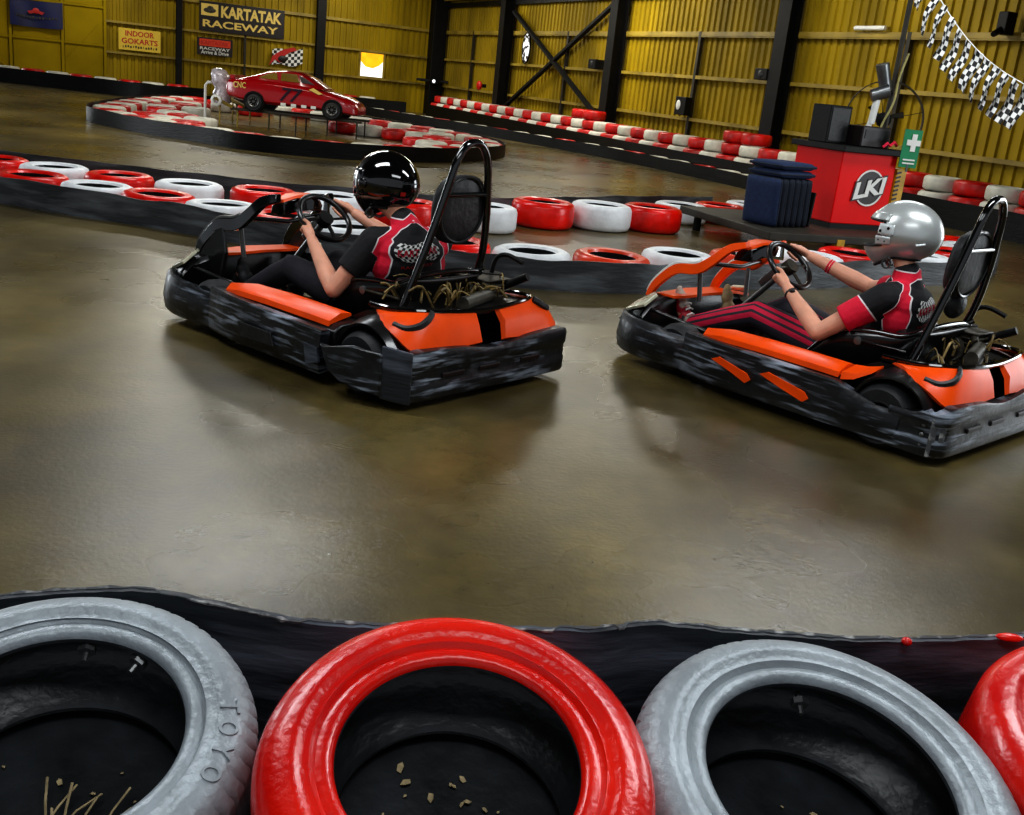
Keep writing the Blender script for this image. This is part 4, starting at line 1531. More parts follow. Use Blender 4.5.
    for s in (1, -1):
        fo = fair(s).build('rear_fairing', M['orange_kart'], K_, 45)
        cv = []
        for i, (x, y, z) in enumerate(((-.90, .565, .388), (-.965, .545, .378), (-1.005, .49, .395), (-1.005, .43, .425), (-.985, .39, .447))):
            cv.append((x, y * s, z))
        MB().tube(spline(cv, 5), .012, 6, flat=1.6).build('black_stripe', M['pad_black'], fo)
    dk = MB()
    dk.loft([[(x, -w, z), (x, -w, z + .012), (x, w, z + .012), (x, w, z)] for x, w, z in ((-.60, .44, .40), (-.8, .46, .405), (-.93, .40, .405), (-.975, .30, .40))])
    dko = dk.build('rear_deck', M['gloss_black'] if not left else M['satin_black'], K_, 0)
    rim_ = MB().tube(spline([(-.62, .46, .425), (-.8, .48, .436), (-.93, .43, .448), (-.985, .31, .446), (-1.0, 0, .43), (-.985, -.31, .446), (-.93, -.43, .448), (-.8, -.48, .436), (-.62, -.46, .425)], 4), .011, 8)
    rim_.build('deck_edge', M['gloss_black'], dko)
    # engine group
    en = MB()
    en.box((-.66, -.34, .42), (.2, .16, .16))
    for k in range(6):
        en.box((-.66, -.34, .36 + k * .03), (.24, .2, .01))
    en.tube([(-.66, -.23, .42), (-.66, -.18, .42)], .07, 14)
    en.build('engine', M['engine'], K_, 20, .004)
    mf = MB().tube([(-.80, -.24, .445), (-.90, .08, .445)], .036, 14)
    mf.tube(spline([(-.7, -.3, .46), (-.74, -.28, .5), (-.78, -.22, .47)], 4), .02, 8)
    mf.build('muffler', M['engine'], K_, 50)
    af = MB().tube([(-.62, -.45, .36), (-.62, -.45, .52)], .06, 14)
    af.tube(spline([(-.62, -.45, .5), (-.64, -.46, .60), (-.70, -.48, .63), (-.80, -.5, .60)], 5), .013, 8)
    af.tube([(-.74, -.40, .46), (-.90, -.43, .55)], .022, 8)
    af.build('air_filter', M['black_steel'], K_, 50)
    ft = MB().box((-.58, .1, .45), (.12, .26, .14), (0, -.3, 0))
    ft.build('fuel_tank', M['satin_black'], K_, 30, .03)
    wr = MB()
    rnd = random.Random(3 if left else 8)
    for k in range(46 if left else 16):
        a = V((rnd.uniform(-.85, -.58), rnd.uniform(-.38, .3), .43))
        b = a + V((rnd.uniform(-.12, .12), rnd.uniform(-.16, .16), rnd.uniform(.0, .09)))
        m_ = (a + b) / 2 + V((0, 0, rnd.uniform(.02, .07)))
        wr.tube(spline([a, m_, b], 4), rnd.uniform(.003, .008), 5)
    wr.build('cables', M['gold'], K_, 60)
    # seat
    cen = spline([(.04, 0, .155), (-.15, 0, .12), (-.35, 0, .125), (-.52, 0, .21), (-.62, 0, .36), (-.70, 0, .54)], 5)
    edg = spline([(-.02, 0, .19), (-.12, 0, .33), (-.26, 0, .45), (-.44, 0, .49), (-.60, 0, .50), (-.71, 0, .55)], 5)
    nu = len(cen) - 1

    def seat_pt(a, b, d=0.0):
        i = min(int(a * nu + .5), nu)
        c, e = cen[i], edg[i]
        ph = (2 * b - 1) * PI / 2
        w = 1 - math.cos(ph)
        hw = .255 + .02 * math.sin(a * PI)
        q = c.lerp(e, w)
        return (q.x - d, math.sin(ph) * (hw + d), q.z - d * .6)
    mb = MB()
    mb.grid(lambda a, b: seat_pt(a, b), nu, 20)
    so = mb.build('seat', M['satin_black'], K_, 60)
    sm = so.modifiers.new('Solid', 'SOLIDIFY')
    sm.thickness = .014
    for s in (1, -1):
        MB().tube([(e.x, s * (.258 + .02 * math.sin(i / nu * PI)), e.z + .004) for i, e in enumerate(edg)], .016, 8).build('seat_rim', M['gloss_black'], so, 60)
    MB().tube([(edg[-1].x, .258 * math.cos(k * PI / 10), edg[-1].z + .02 * math.sin(k * PI / 10)) for k in range(11)], .016, 8).build('seat_rim', M['gloss_black'], so, 60)
    MB().tube([(-.38, .285, .43), (-.66, .30, .44)], .008, 8).build('seat_stay', M['gloss_black'] if not left else M['engine'], so, 60)
    MB().lathe([(0, 0), (.022, 0), (.022, .012), (0, .014)], 14, Matrix.Translation((-.38, .285, .43)) @ Matrix.Rotation(-PI / 2, 4, 'X')).build('stay_bolt', M['steel'], so, 40)
    # roll hoop with headrest
    hp_ = spline([(-.70, .32, .38), (-.74, .255, .62), (-.775, .19, .86), (-.80, .14, 1.06), (-.81, .11, 1.16), (-.815, .06, 1.225), (-.815, 0, 1.24),
                  (-.815, -.06, 1.225), (-.81, -.11, 1.16), (-.80, -.14, 1.06), (-.775, -.185, .86), (-.72, -.235, .62), (-.62, -.25, .38)], 6)
    ho = MB().tube(hp_, .0205, 12).build('roll_hoop', M['gloss_black'], K_, 60)
    MB().tube([(-.79, .155, .98), (-.79, -.155, .98)], .014, 8).build('cross_tube', M['gloss_black'], ho, 60)
    st = MB()
    for s in (1, -1):
        st.tube([(-.735, s * .25, .58), (-.66, s * .2, .52)], .014, 8)
    st.build('hoop_stay', M['satin_black'], ho, 60)
    pd = []
    for k, (o, f) in enumerate(((.035, .55), (.025, .88), (0, 1), (-.03, 1), (-.045, .86), (-.05, .5))):
        lp = []
        for j in range(32):
            a = 2 * PI * j / 32
            c, s_ = math.cos(a), math.sin(a)
            sq = (abs(c) ** 3 + abs(s_) ** 3) ** (-1 / 3)
            y, z = .178 * f * c * sq * (1 - .08 * (s_ < 0) * abs(s_)), .175 * f * s_ * sq
            lp.append((-.725 + o - .09 * z, y, .90 + z))
        pd.append(lp)
    hr = MB().loft(pd).build('headrest', M['pad_black'], K_, 60)
    MB().tube([(-.772 - .09 * .165 * math.sin(a), .163 * math.cos(a), .90 + .168 * math.sin(a)) for a in [2 * PI * k / 30 for k in range(30)]], .009, 6, True).build('pad_seam', M['satin_black'], hr)
    if not left:
        MB().ell((-.70, -.05, .68), (.05, .09, .08), 16, 10).build('lower_pad', M['pad_black'], K_, 60)
    # front panel rails from nose to dash
    rails = M['orange_kart'] if not left else M['gloss_black']
    for s in (1, -1):
        rp = spline([(1.04, s * .335, .37), (1.0, s * .33, .46), (.88, s * .31, .575), (.74, s * .285, .605), (.66, s * .27, .66), (.56, s * .24, .755), (.47, s * .2, .79)], 6)
        lo_ = []
        for i, q in enumerate(rp):
            t = (rp[min(i + 1, len(rp) - 1)] - rp[max(i - 1, 0)]).normalized()
            nrm = V((-t.z, 0, t.x)) * (1 if t.x > 0 else -1)
            u = i / (len(rp) - 1)
            h = (.034 if left else .026) + .016 * math.sin(u * PI)
            yv = V((0, s, 0))
            lo_.append([q + nrm * h * .5 + yv * .012, q + nrm * h * .5 - yv * .03, q - nrm * h - yv * .018, q - nrm * h + yv * .018])
        rl = MB().loft(lo_).build('front_rail', rails, K_, 50, .004)
        MB().tube([l[0].lerp(l[1], .3) + V((0, 0, .006)) for l in lo_[2:22]], .011, 6).build('rail_trim', M['white_rubber'] if not left else M['rim'], rl, 60)
    if left:
        for s in (1, -1):
            MB().slab([(1.03, s * .33, .42), (.93, s * .32, .53), (.82, s * .31, .56), (.77, s * .32, .42), (.80, s * .34, .20), (.98, s * .35, .18)], .03).build('front_fairing', M['kart_black'], K_, 0, .01)
    dcs = ((-.17, .44, .52, .775), (-.09, .42, .54, .80), (0, .415, .55, .806), (.09, .42, .54, .80), (.17, .44, .52, .775))
    dco = MB().loft([[(x0, y, z - .09), (x0 + .01, y, z - .015), (x1, y, z - .015), (x1 + .04, y, z - .05), (x1 + .05, y, z - .10)] for y, x0, x1, z in dcs]).build('dash_cowl', M['gloss_black'], K_, 50, .006)
    MB().loft([[(x0 + .012, y, z - .014), (x0 + .02, y, z), (x1, y, z - .003), (x1 + .035, y, z - .04), (x1 + .03, y, z - .045)] for y, x0, x1, z in dcs]).build('dash_top', M['orange_kart'], dco, 50)
    MB().tube([(.735, .25, .58), (.715, .24, .40)], .015, 8).build('rail_strut', M['steel'], K_, 60)
    MB().tube([(.735, -.25, .58), (.715, -.24, .40)], .015, 8).build('rail_strut', M['steel'], K_, 60)
    MB().tube([(.66, .26, .64), (.62, 0, .62), (.66, -.26, .64)], .014, 8).build('rail_bridge', M['satin_black'], K_, 60)
    # steering
    Cw = V((.285, 0, .685))
    ax = V((-.70, 0, .714)).normalized()
    e2_ = V((.714, 0, .70)).normalized()
    wl = [Cw + (V((0, 1, 0)) * math.cos(a) + e2_ * math.sin(a) * (1 if math.sin(a) > 0 else .88)) * .165 for a in [2 * PI * k / 36 for k in range(36)]]
    sw = MB().tube(wl, .0165, 10, True).build('steering_wheel', M['satin_black'], K_, 60)
    hub = MB()
    hub.tube([Cw - ax * .03, Cw + ax * .02], .045, 14)
    for a in (0, PI, -PI / 2):
        d = V((0, 1, 0)) * math.cos(a) + e2_ * math.sin(a)
        hub.tube([Cw, Cw + d * .15], .014, 6, flat=.5)
    hub.build('steering_hub', M['engine'] if not left else M['black_steel'], sw, 50)
    MB().tube([Cw - ax * .03, Cw - ax * .42 + V((0, 0, -.02))], .018, 8).build('steering_column', M['steel'], K_, 60)
    MB().box(tuple(Cw - ax * .12 + V((.05, -.03, 0))), (.05, .08, .15), (0, -.75, 0)).build('steering_box', M['steel'], K_, 0, .01)
    # pedals
    for s in (1, -1):
        pe = MB().tube([(.86, s * .14, .08), (.84, s * .14, .26), (.83, s * .20, .27)], .011, 6)
        pe.box((.84, s * .17, .25), (.015, .1, .06), (0, -.3, 0))
        pe.build('pedal', M['steel'], K_, 30)
    return K_


KA = make_kart((-.965, 5.852), 2.475, 'go-kart with black front rail and orange panels, driven by the black-helmeted driver', True)
KB = make_kart((1.735, 5.935), 2.345, 'go-kart with orange front rails, driven by the silver-helmeted driver', False)
# ---------------------------------------------------------------- drivers
def set_attr(me, name, vals):
    a = me.attributes.new(name, 'FLOAT', 'POINT')
    a.data.foreach_set('value', vals)


def stripe_mat(name, base, col, piping, attr='d', stripes=False):
    """cloth whose colour follows a painted-on distance field: col where d<0, a thin piping line at d~0, else base"""
    m = bpy.data.materials.new(name)
    m.use_nodes = True
    nt = m.node_tree
    b = nt.nodes['Principled BSDF']
    b.inputs['Roughness'].default_value = .8
    L = nt.links.new
    at = nt.nodes.new('ShaderNodeAttribute')
    at.attribute_name = attr
    r = nt.nodes.new('ShaderNodeValToRGB')
    r.color_ramp.interpolation = 'CONSTANT'
    mr = nt.nodes.new('ShaderNodeMapRange')
    mr.inputs['From Min'].default_value = -.1
    mr.inputs['From Max'].default_value = .1
    L(at.outputs['Fac'], mr.inputs['Value'])
    L(mr.outputs['Result'], r.inputs['Fac'])
    el = r.color_ramp.elements
    if stripes:
        el[0].position, el[0].color = 0, base
        el[1].position, el[1].color = .5 - .19, col
        for p, c in ((.5 - .10, base), (.5 - .045, col), (.5 + .045, base), (.5 + .10, col), (.5 + .19, base)):
            e = el.new(p)
            e.color = c
    else:
        el[0].position, el[0].color = 0, col
        el[1].position, el[1].color = .5, piping
        e = el.new(.535)
        e.color = base
    nz = nt.nodes.new('ShaderNodeTexNoise')
    nz.inputs['Scale'].default_value = 14
    mx = nt.nodes.new('ShaderNodeMix')
    mx.data_type = 'RGBA'
    mx.blend_type = 'MULTIPLY'
    mx.inputs['Factor'].default_value = .5
    L(r.outputs['Color'], mx.inputs['A'])
    L(nz.outputs['Fac'], mx.inputs['B'])
    mx2 = nt.nodes.new('ShaderNodeMix')
    mx2.data_type = 'RGBA'
    mx2.inputs['Factor'].default_value = .8
    L(mx.outputs['Result'], mx2.inputs['A'])
    L(r.outputs['Color'], mx2.inputs['B'])
    L(mx2.outputs['Result'], b.inputs['Base Color'])
    bp = nt.nodes.new('ShaderNodeBump')
    bp.inputs['Strength'].default_value = .35
    bp.inputs['Distance'].default_value = .02
    n2 = nt.nodes.new('ShaderNodeTexNoise')
    n2.inputs['Scale'].default_value = 9
    n2.inputs['Detail'].default_value = 3
    L(n2.outputs['Fac'], bp.inputs['Height'])
    L(bp.outputs['Normal'], b.inputs['Normal'])
    return m


M['shirt'] = stripe_mat('race_shirt', srgb(17, 16, 20), srgb(222, 16, 56), srgb(232, 224, 226))
M['trousers_black'] = mat('black_trousers', srgb(30, 28, 36), .85, var=.3, scale=10, bump=.3, bscale=9)
M['trousers_stripe'] = stripe_mat('striped_trousers', srgb(44, 40, 50), srgb(205, 22, 66), srgb(205, 22, 66), 'd', True)
M['shoe_white'] = mat('white_red_shoe', srgb(176, 164, 150), .6, col2=srgb(170, 24, 44), scale=11, lo=.5, hi=.56)
M['shoe_tan'] = mat('tan_shoe_sole', srgb(150, 128, 92), .7, var=.25, scale=14)
M['shoe_black'] = mat('black_shoe', srgb(24, 24, 26), .6, var=.3)
M['helmet_black'] = mat('black_helmet', srgb(6, 6, 7), .05, var=.2, coat=1.0)
M['visor'] = mat('dark_visor', srgb(14, 16, 20), .04, var=.2, coat=1.0)

Cw = V((.285, 0, .685))
AXW = V((-.70, 0, .714)).normalized()
E2W = V((.714, 0, .70)).normalized()


def hand(mb, th, wrist, flip):
    """hand closed on the wheel rim at angle th; fingers wrap over the rim, thumb along it"""
    r = V((0, 1, 0)) * math.cos(th) + E2W * math.sin(th)
    P = Cw + r * .165
    t = (V((0, 1, 0)) * -math.sin(th) + E2W * math.cos(th)) * flip   # towards the top of the wheel
    n_ = AXW
    wr = V(wrist)
    for i in range(4):
        off = t * ((i - 1.5) * .021 + .004)
        ln = (.9, 1.05, 1.0, .85)[3 - i]
        k = P + off + r * .034 + n_ * .012
        mb.limb([wr.lerp(P + off * .6 + r * .05 + n_ * .015, .25), k], [.019, .0145], 8)
        mb.limb([k, P + off + r * .027 - n_ * .022 * ln, P + off - r * .004 - n_ * .031 * ln, P + off - r * .028 * ln - n_ * .012], [.0125, .0115, .0105, .009], 8)
    b = wr.lerp(P, .45) + n_ * .022 + t * .012
    mb.limb([wr, b, P + n_ * .030 + t * .036, P + n_ * .022 + t * .064 - r * .004], [.02, .0165, .0125, .0105], 8)
    mb.limb([wr, P + r * .045 + n_ * .014], [.024, .025], 10)


def make_driver(kart, yaw, loc, left):
    X = Matrix.Translation((loc[0], loc[1], 0)) @ Matrix.Rotation(yaw, 4, 'Z')
    dl = .03 if left else 0.0
    hd = V((-.20, 0, .95)) if left else V((-.365, 0, .985))
    nk = V((-.35, 0, .79)) if left else V((-.43, 0, .80))
    chest = V((-.435 + dl, 0, .58))
    TW = math.radians(-20 if left else 7)          # shoulders turned against the seat
    Rt = Matrix.Rotation(TW, 3, 'Z')

    def tw(p):
        return chest + Rt @ (V(p) - chest)
    sh = {1: tw((-.41 + dl, .188, .665)), -1: tw((-.40 + dl, -.188, .672))}
    el = {1: V((-.20, .335, .40)) if left else V((-.165, .335, .425)), -1: V((-.13, -.32, .56)) if left else V((-.09, -.30, .62))}
    thn, thf = math.radians(-26), math.radians(158 if left else 148)

    def rim_pt(th):
        return Cw + (V((0, 1, 0)) * math.cos(th) + E2W * math.sin(th)) * .165
    wrs = {}
    for s, th in ((1, thn), (-1, thf)):
        p = rim_pt(th)
        d = (el[s] - p).normalized()
        r = (p - Cw).normalized()
        wrs[s] = p + d * .085 + r * .028 + AXW * .01
    hip = {s: V((-.24, s * .10, .26)) for s in (1, -1)}
    kn = {1: V((.33, .185, .405)), -1: V((.34, -.17, .42))}
    an = {1: V((.70, .17, .215)) if left else V((.77, .17, .235)), -1: V((.70, -.15, .225))}
    b = MB()
    # torso core, neck, head with a face
    b.ell((-.32, 0, .30), (.15, .165, .12), 18, 10)
    b.ell((-.39 + dl * .5, 0, .43), (.12, .145, .13), 18, 10)
    b.ell(chest, (.11, .165, .15), 18, 10, Rt)
    b.limb([chest + V((0, 0, .08)), nk, hd + V((-.01, 0, -.10))], [.075, .058, .056], 14)
    b.ell(hd + V((-.005, 0, .015)), (.098, .077, .112), 20, 12)
    b.ell(hd + V((.045, 0, -.055)), (.05, .056, .05), 14, 8)
    b.limb([hd + V((.09, 0, .02)), hd + V((.112, 0, -.02))], [.009, .014], 8)
    b.ell(hd + V((.088, 0, -.052)), (.011, .024, .008), 10, 6)
    for s in (1, -1):
        b.ell(hd + V((-.01, s * .077, -.005)), (.018, .01, .03), 10, 6)
        b.limb([tw(chest + V((.0, s * .06, .08))), sh[s]], [.07, .062], 12)
        b.limb([sh[s], sh[s].lerp(el[s], .5), el[s]], [.060, .058, .047], 14)
        m = el[s].lerp(wrs[s], .3)
        b.limb([el[s], m, wrs[s]], [.047, .050, .031], 14)
        b.limb([hip[s], hip[s].lerp(kn[s], .5), kn[s]], [.085, .075, .056], 14)
        b.limb([kn[s], kn[s].lerp(an[s], .35), an[s]], [.054, .053, .036], 14)
        b.limb([an[s], an[s] + V((.06, 0, -.02)), an[s] + V((.115, s * .02, .07))], [.036, .034, .026], 10)
    hand(b, thn, wrs[1], 1)
    hand(b, thf, wrs[-1], -1)
    me = fuse(b, .0058, 3, 'person')
    P_ = obj('person', me, M['skin'])
    P_.matrix_world = X
    tag(P_, 'person in black helmet and black trousers steering the left go-kart' if left else
        'person in silver helmet and striped tracksuit trousers steering the right go-kart', 'person', 'kart drivers')
    # eyes, hair
    for s in (1, -1):
        MB().ell(hd + V((.088, s * .031, .018)), (.01, .013, .009), 10, 6).build('eye', M['eye'], P_, 60)
    hm = MB()
    hm.ell(hd + V((-.075, 0, -.095)), (.03, .052, .04), 14, 8)
    hm.build('hair', M['hair'], P_, 60)
    # shirt
    c = MB()
    c.ell((-.345 + dl * .3, 0, .33), (.15, .178, .10), 18, 10)
    c.ell((-.40 + dl * .5, 0, .44), (.145, .18, .13), 20, 12)
    c.ell(tw(chest + V((-.005, 0, -.02))), (.15, .215, .165), 22, 12, Rt)
    c.ell(tw(chest + V((-.03, 0, .05))), (.13, .20, .11), 20, 10, Rt)
    c.limb([chest + V((0, 0, .11)), nk + V((0, 0, -.012))], [.105, .073], 16)
    for s in (1, -1):
        c.limb([tw(chest + V((.0, s * .07, .08))), sh[s]], [.098, .084], 14)
        e_ = sh[s].lerp(el[s], .62)
        c.limb([sh[s], sh[s].lerp(el[s], .4)], [.086, .082], 16)
        c.tube([sh[s].lerp(el[s], .35), e_], [.083, .079], 18)
    sm = fuse(c, .0062, 6, 'shirt')
    vals = []
    for v in sm.vertices:
        p = v.co
        s = 1 if p.y > 0 else -1
        ax_ = el[s] - sh[s]
        L2 = ax_.length
        ax_.normalize()
        t = (p - sh[s]).dot(ax_)
        dist = ((p - sh[s]) - ax_ * t).length
        tp_ = chest + Rt.inverted() @ (p - chest)
        # raglan band from the collar round the shoulder blade to the side
        z = p.z
        if z > .70:
            yc = .055 + (.775 - z) * 1.5
        elif z > .55:
            yc = .168 + (.70 - z) * .2
        else:
            yc = .198 + (.55 - z) * .1
        wv = .022 + .022 * max(0, min(1, (.74 - z) / .12)) - .02 * max(0, (.52 - z) / .1)
        d = abs(abs(tp_.y) - yc) - wv
        if z < .45:
            d = max(d, .45 - z)
        if z < .74:
            d = max(d, abs(tp_.x - (chest.x - .045 + .18 * (z - .6))) - .062)
        if t > .05 and dist < .09 and abs(tp_.y) > .17:
            if left:
                q = (p - sh[s]) - ax_ * t
                d = max(-(q.x * .75 - q.z * .5) + .035, -(t - .08))
            else:
                d = -(t - .095 - .03 * ((p - sh[s]).x * 6))
        # collar
        dn = (p - nk).length
        if z > nk.z - .035 and dn < .10:
            d = min(d, abs(z - (nk.z - .012)) - .012)
        vals.append(max(-.1, min(.1, d)))
    set_attr(sm, 'd', vals)
    S = obj('shirt', sm, M['shirt'], P_)
    # chest badge on the back: checkered flag patch with red lettering
    from mathutils.bvhtree import BVHTree
    bv = BVHTree.FromPolygons([v.co for v in sm.vertices], [p.vertices for p in sm.polygons])

    def back(y, z, o):
        dr = Rt @ V((1, 0, 0))
        h = bv.ray_cast(tw((chest.x - .8, y, z)), dr)
        q = h[0] if h[0] is not None else tw((chest.x - .14, y, z))
        return q - dr * o
    z0 = .645 if left else .625
    w_, h_ = (.13, .046) if left else (.095, .055)
    yo = .01 if left else .03
    pg = MB()
    nu_, nv_ = 30, 16
    vs, pat, keep = [], [], []
    for i in range(nu_ + 1):
        for j in range(nv_ + 1):
            a, e = 2 * i / nu_ - 1, 2 * j / nv_ - 1
            yy = yo - a * w_ * math.sqrt(max(.05, 1 - e * e * .55))
            zz = z0 + e * h_ + .01 * math.sin(a * 3)
            vs.append(back(yy, zz, .005))
            pat.append((a * 8 + .01, e * 3.2 + .01, .5))
    pg.add(vs, [(i * (nv_ + 1) + j, i * (nv_ + 1) + j + 1, (i + 1) * (nv_ + 1) + j + 1, (i + 1) * (nv_ + 1) + j) for i in range(nu_) for j in range(nv_)])
    lo = pg.build('back_badge', M['checker'], S, 180)
    at = lo.data.attributes.new('pat', 'FLOAT_VECTOR', 'POINT')
    for i, q in enumerate(pat):
        at.data[i].vector = q
    for nm, txt, z_, w2, h2, mt, o in (('badge_lettering', 'KARTATAK', z0 + .002, w_ * 1.75, h_ * .78, M['magenta'], .009), ('lower_line', 'RACEWAY', z0 - h_ - .028, w_ * 1.4, .016, M['sign_red'], .006)):
        vs, fs = fit_text(txt, w2, h2, .0005, .02)
        mb = MB()
        mb.add([back(yo - v.x, z_ + v.y + .012 * math.sin(v.x * 16), o) for v in vs], fs)
        mb.build(nm, mt, S, 0, 0, False)
    # trousers
    c = MB()
    c.ell((-.30, 0, .27), (.17, .19, .11), 20, 10)
    for s in (1, -1):
        c.limb([hip[s], hip[s].lerp(kn[s], .5), kn[s]], [.108, .098, .076], 18)
        c.limb([kn[s], kn[s].lerp(an[s], .4), an[s]], [.074, .074, .060], 18)
    tm = fuse(c, .0075, 5, 'trousers')
    if not left:
        vals = []
        for v in tm.vertices:
            p = v.co
            s = 1 if p.y > 0 else -1
            if p.x > kn[s].x:
                A, B = kn[s], an[s]
            else:
                A, B = hip[s], kn[s]
            ax_ = (B - A).normalized()
            q = (p - A) - ax_ * (p - A).dot(ax_)
            out = V((0, s * .80, .60))
            out = (out - ax_ * out.dot(ax_)).normalized()
            side = ax_.cross(out)
            d = q.dot(side) * 1.0
            if q.dot(out) < 0:
                d = .1
            vals.append(max(-.1, min(.1, d * .72)))
        set_attr(tm, 'd', vals)
    obj('trousers', tm, M['trousers_black'] if left else M['trousers_stripe'], P_)
    # shoes, heels on the floor, toes on the pedals
    for s in (1, -1):
        a = an[s] + V((.02, 0, -.02))
        toe = V((.835, s * .175, .33)) if left else V((.935, .175, .40)) if s > 0 else V((.81, s * .15, .42))
        heel = V((.73, s * .165, .12)) if left or s < 0 else V((.81, .17, .17))
        mid = heel.lerp(toe, .5) + V((-.015, 0, .01))
        c = MB()
        up = (toe - heel).normalized()
        for f, w, h in ((0, .042, .042), (.18, .048, .055), (.4, .047, .05), (.65, .052, .042), (.88, .047, .034), (1.0, .03, .025)):
            q = heel.lerp(toe, f)
            c.ell(q + V((-.012, 0, .0)), (h, w, .05), 14, 8)
        c.limb([heel + V((-.02, 0, .03)), a + V((-.01, 0, .01))], [.045, .05], 12)
        sh_ = fuse(c, .006, 4, 'shoe')
        so = obj('shoe', sh_, M['shoe_black'] if left else (M['shoe_white'] if s > 0 else M['shoe_tan']), P_)
        if not left and s > 0:
            mb = MB()
            for k in range(5):
                q = heel.lerp(toe, .25 + k * .13)
                mb.tube([q + V((-.060, .035, -.0)), q + V((-.068, 0, .012)), q + V((-.060, -.035, 0))], .006, 5)
            mb.build('laces', M['white_rubber'], so, 60)
    # helmet: shell with a chin bar and a face opening
    hz = hd + V((.0, 0, .005))

    HR = Matrix.Rotation(math.radians(5 if left else 13), 3, 'Z')

    def hp_(a, e):
        # a azimuth (0 = forward), e elevation
        ca, sa, ce_, se = math.cos(a), math.sin(a), math.cos(e), math.sin(e)
        x, y, z = .192 * ce_ * ca, .152 * ce_ * sa, .178 * se
        if z < 0:
            fr_ = max(0, ca)
            x *= 1 + .16 * fr_ * min(1, -z / .1)
            z *= .80 + .42 * fr_ ** 1.5
            y *= 1 - .10 * min(1, -z / .12)
        if ca < 0:
            x *= 1.06
        return hz + HR @ V((x, y, z))
    tilt = Matrix.Identity(3)
    NA, NE = 72, 44
    vs, fs = [], []
    e0 = math.radians(-58)
    for j in range(NE + 1):
        for i in range(NA):
            vs.append(hp_(2 * PI * i / NA, e0 + (PI / 2 - .02 - e0) * j / NE))
    op0, op1 = math.radians(-24), math.radians(20)
    for j in range(NE):
        e = e0 + (PI / 2 - e0) * (j + .5) / NE
        for i in range(NA):
            a = (2 * PI * (i + .5) / NA + PI) % (2 * PI) - PI
            lim = 1.16 - .25 * max(0, (e - op1 + .25))
            if op0 < e < op1 and abs(a) < lim:
                continue
            k = (i + 1) % NA
            fs.append((j * NA + i, j * NA + k, (j + 1) * NA + k, (j + 1) * NA + i))
    fs.append(tuple(NE * NA + i for i in range(NA)))
    hm = MB().add(vs, fs)
    H = hm.build('helmet', M['helmet_black'] if left else M['silver_helmet'], P_, 60)
    sol = H.modifiers.new('Solid', 'SOLIDIFY')
    sol.thickness = .022
    sol.offset = -1
    # rubber edge trims
    MB().tube([hp_(2 * PI * i / 60, e0) for i in range(60)], .009, 8, True).build('helmet_rim', M['rubber'], H, 60)
    ed = [hp_(a, op1) for a in [1.14 - 2.28 * k / 20 for k in range(21)]] + [hp_(a, op0) for a in [-1.14 + 2.28 * k / 20 for k in range(21)]]
    MB().tube(ed, .007, 6, True).build('opening_trim', M['rubber'], H, 60)
    vm = MB()
    sc = 1.025

    def vp(a, e):
        return hz + (hp_(a, e) - hz) * sc
    if left:
        vm.grid(lambda u, w: vp(1.35 - 2.7 * u, op0 - .03 + (op1 - op0 + .1) * w), 26, 8)
        vo = vm.build('visor', M['visor'], H, 60)
        sd_ = vo.modifiers.new('Solid', 'SOLIDIFY')
        sd_.thickness = .004
        for s in (1, -1):
            q = vp(s * 1.38, .0)
            MB().ell(q, (.03, .008, .03), 18, 8).build('visor_hinge', M['helmet_black'], H, 60)
        # red sticker and rear badge
        rs = MB().grid(lambda u, w: hz + (hp_(PI - .55 + .17 * u, -.30 + .16 * w) - hz) * 1.012, 4, 4)
        rs.build('red_sticker', M['sign_red'], H, 60)
        rs = MB().grid(lambda u, w: hz + (hp_(PI - .75 + .9 * u, .12 + .035 * w) - hz) * 1.01, 16, 2)
        rs.build('back_vent', M['pad_black'], H, 60)
    else:
        # peak above the opening and white hinge plates
        vm.grid(lambda u, w: hz + (hp_(1.25 - 2.5 * u, op1 + .02 + .24 * w) - hz) * (1.02 + .02 * (1 - w)), 26, 6)
        vo = vm.build('visor', M['silver_helmet'], H, 60)
        vo['label'] = 'raised silver visor edge'
        sd_ = vo.modifiers.new('Solid', 'SOLIDIFY')
        sd_.thickness = .005
        for s in (1, -1):
            g = MB()
            g.grid(lambda u, w: hz + (hp_(s * (1.02 + .46 * u), -.04 + .32 * w) - hz) * 1.035, 6, 5)
            g.grid(lambda u, w: hz + (hp_(s * (1.0 + .42 * u), -.36 + .27 * w) - hz) * 1.035, 6, 5)
            go = g.build('hinge_plate', M['hinge'], H, 60)
            sd_ = go.modifiers.new('Solid', 'SOLIDIFY')
            sd_.thickness = .006
            for a, e in ((1.1, .06), (1.32, .16), (1.1, -.2), (1.28, -.24)):
                MB().ell(hz + (hp_(s * a, e) - hz) * 1.045, (.008, .006, .008), 8, 5).build('hinge_screw', M['black_steel'], go, 60)
            vt = MB()
            vt.tube([hz + (hp_(s * 2.1, -.28) - hz) * 1.01, hz + (hp_(s * 2.35, -.20) - hz) * 1.01], .008, 6)
            vt.build('side_vent', M['hinge'], H, 60)
    cs = MB().lathe([(.02, -.004), (.028, -.004), (.028, .004), (.02, .004)], 18, Matrix.Translation(hd + V((.02, .09, -.155))) @ Matrix.Rotation(PI / 2, 4, 'X'), True)
    cs.tube([hd + V((.0, .11, -.12)), hd + V((.02, .09, -.15)), hd + V((.04, 0, -.18)), hd + V((.02, -.09, -.15))], .008, 6)
    cs.build('chin_strap', M['steel'], H, 60)
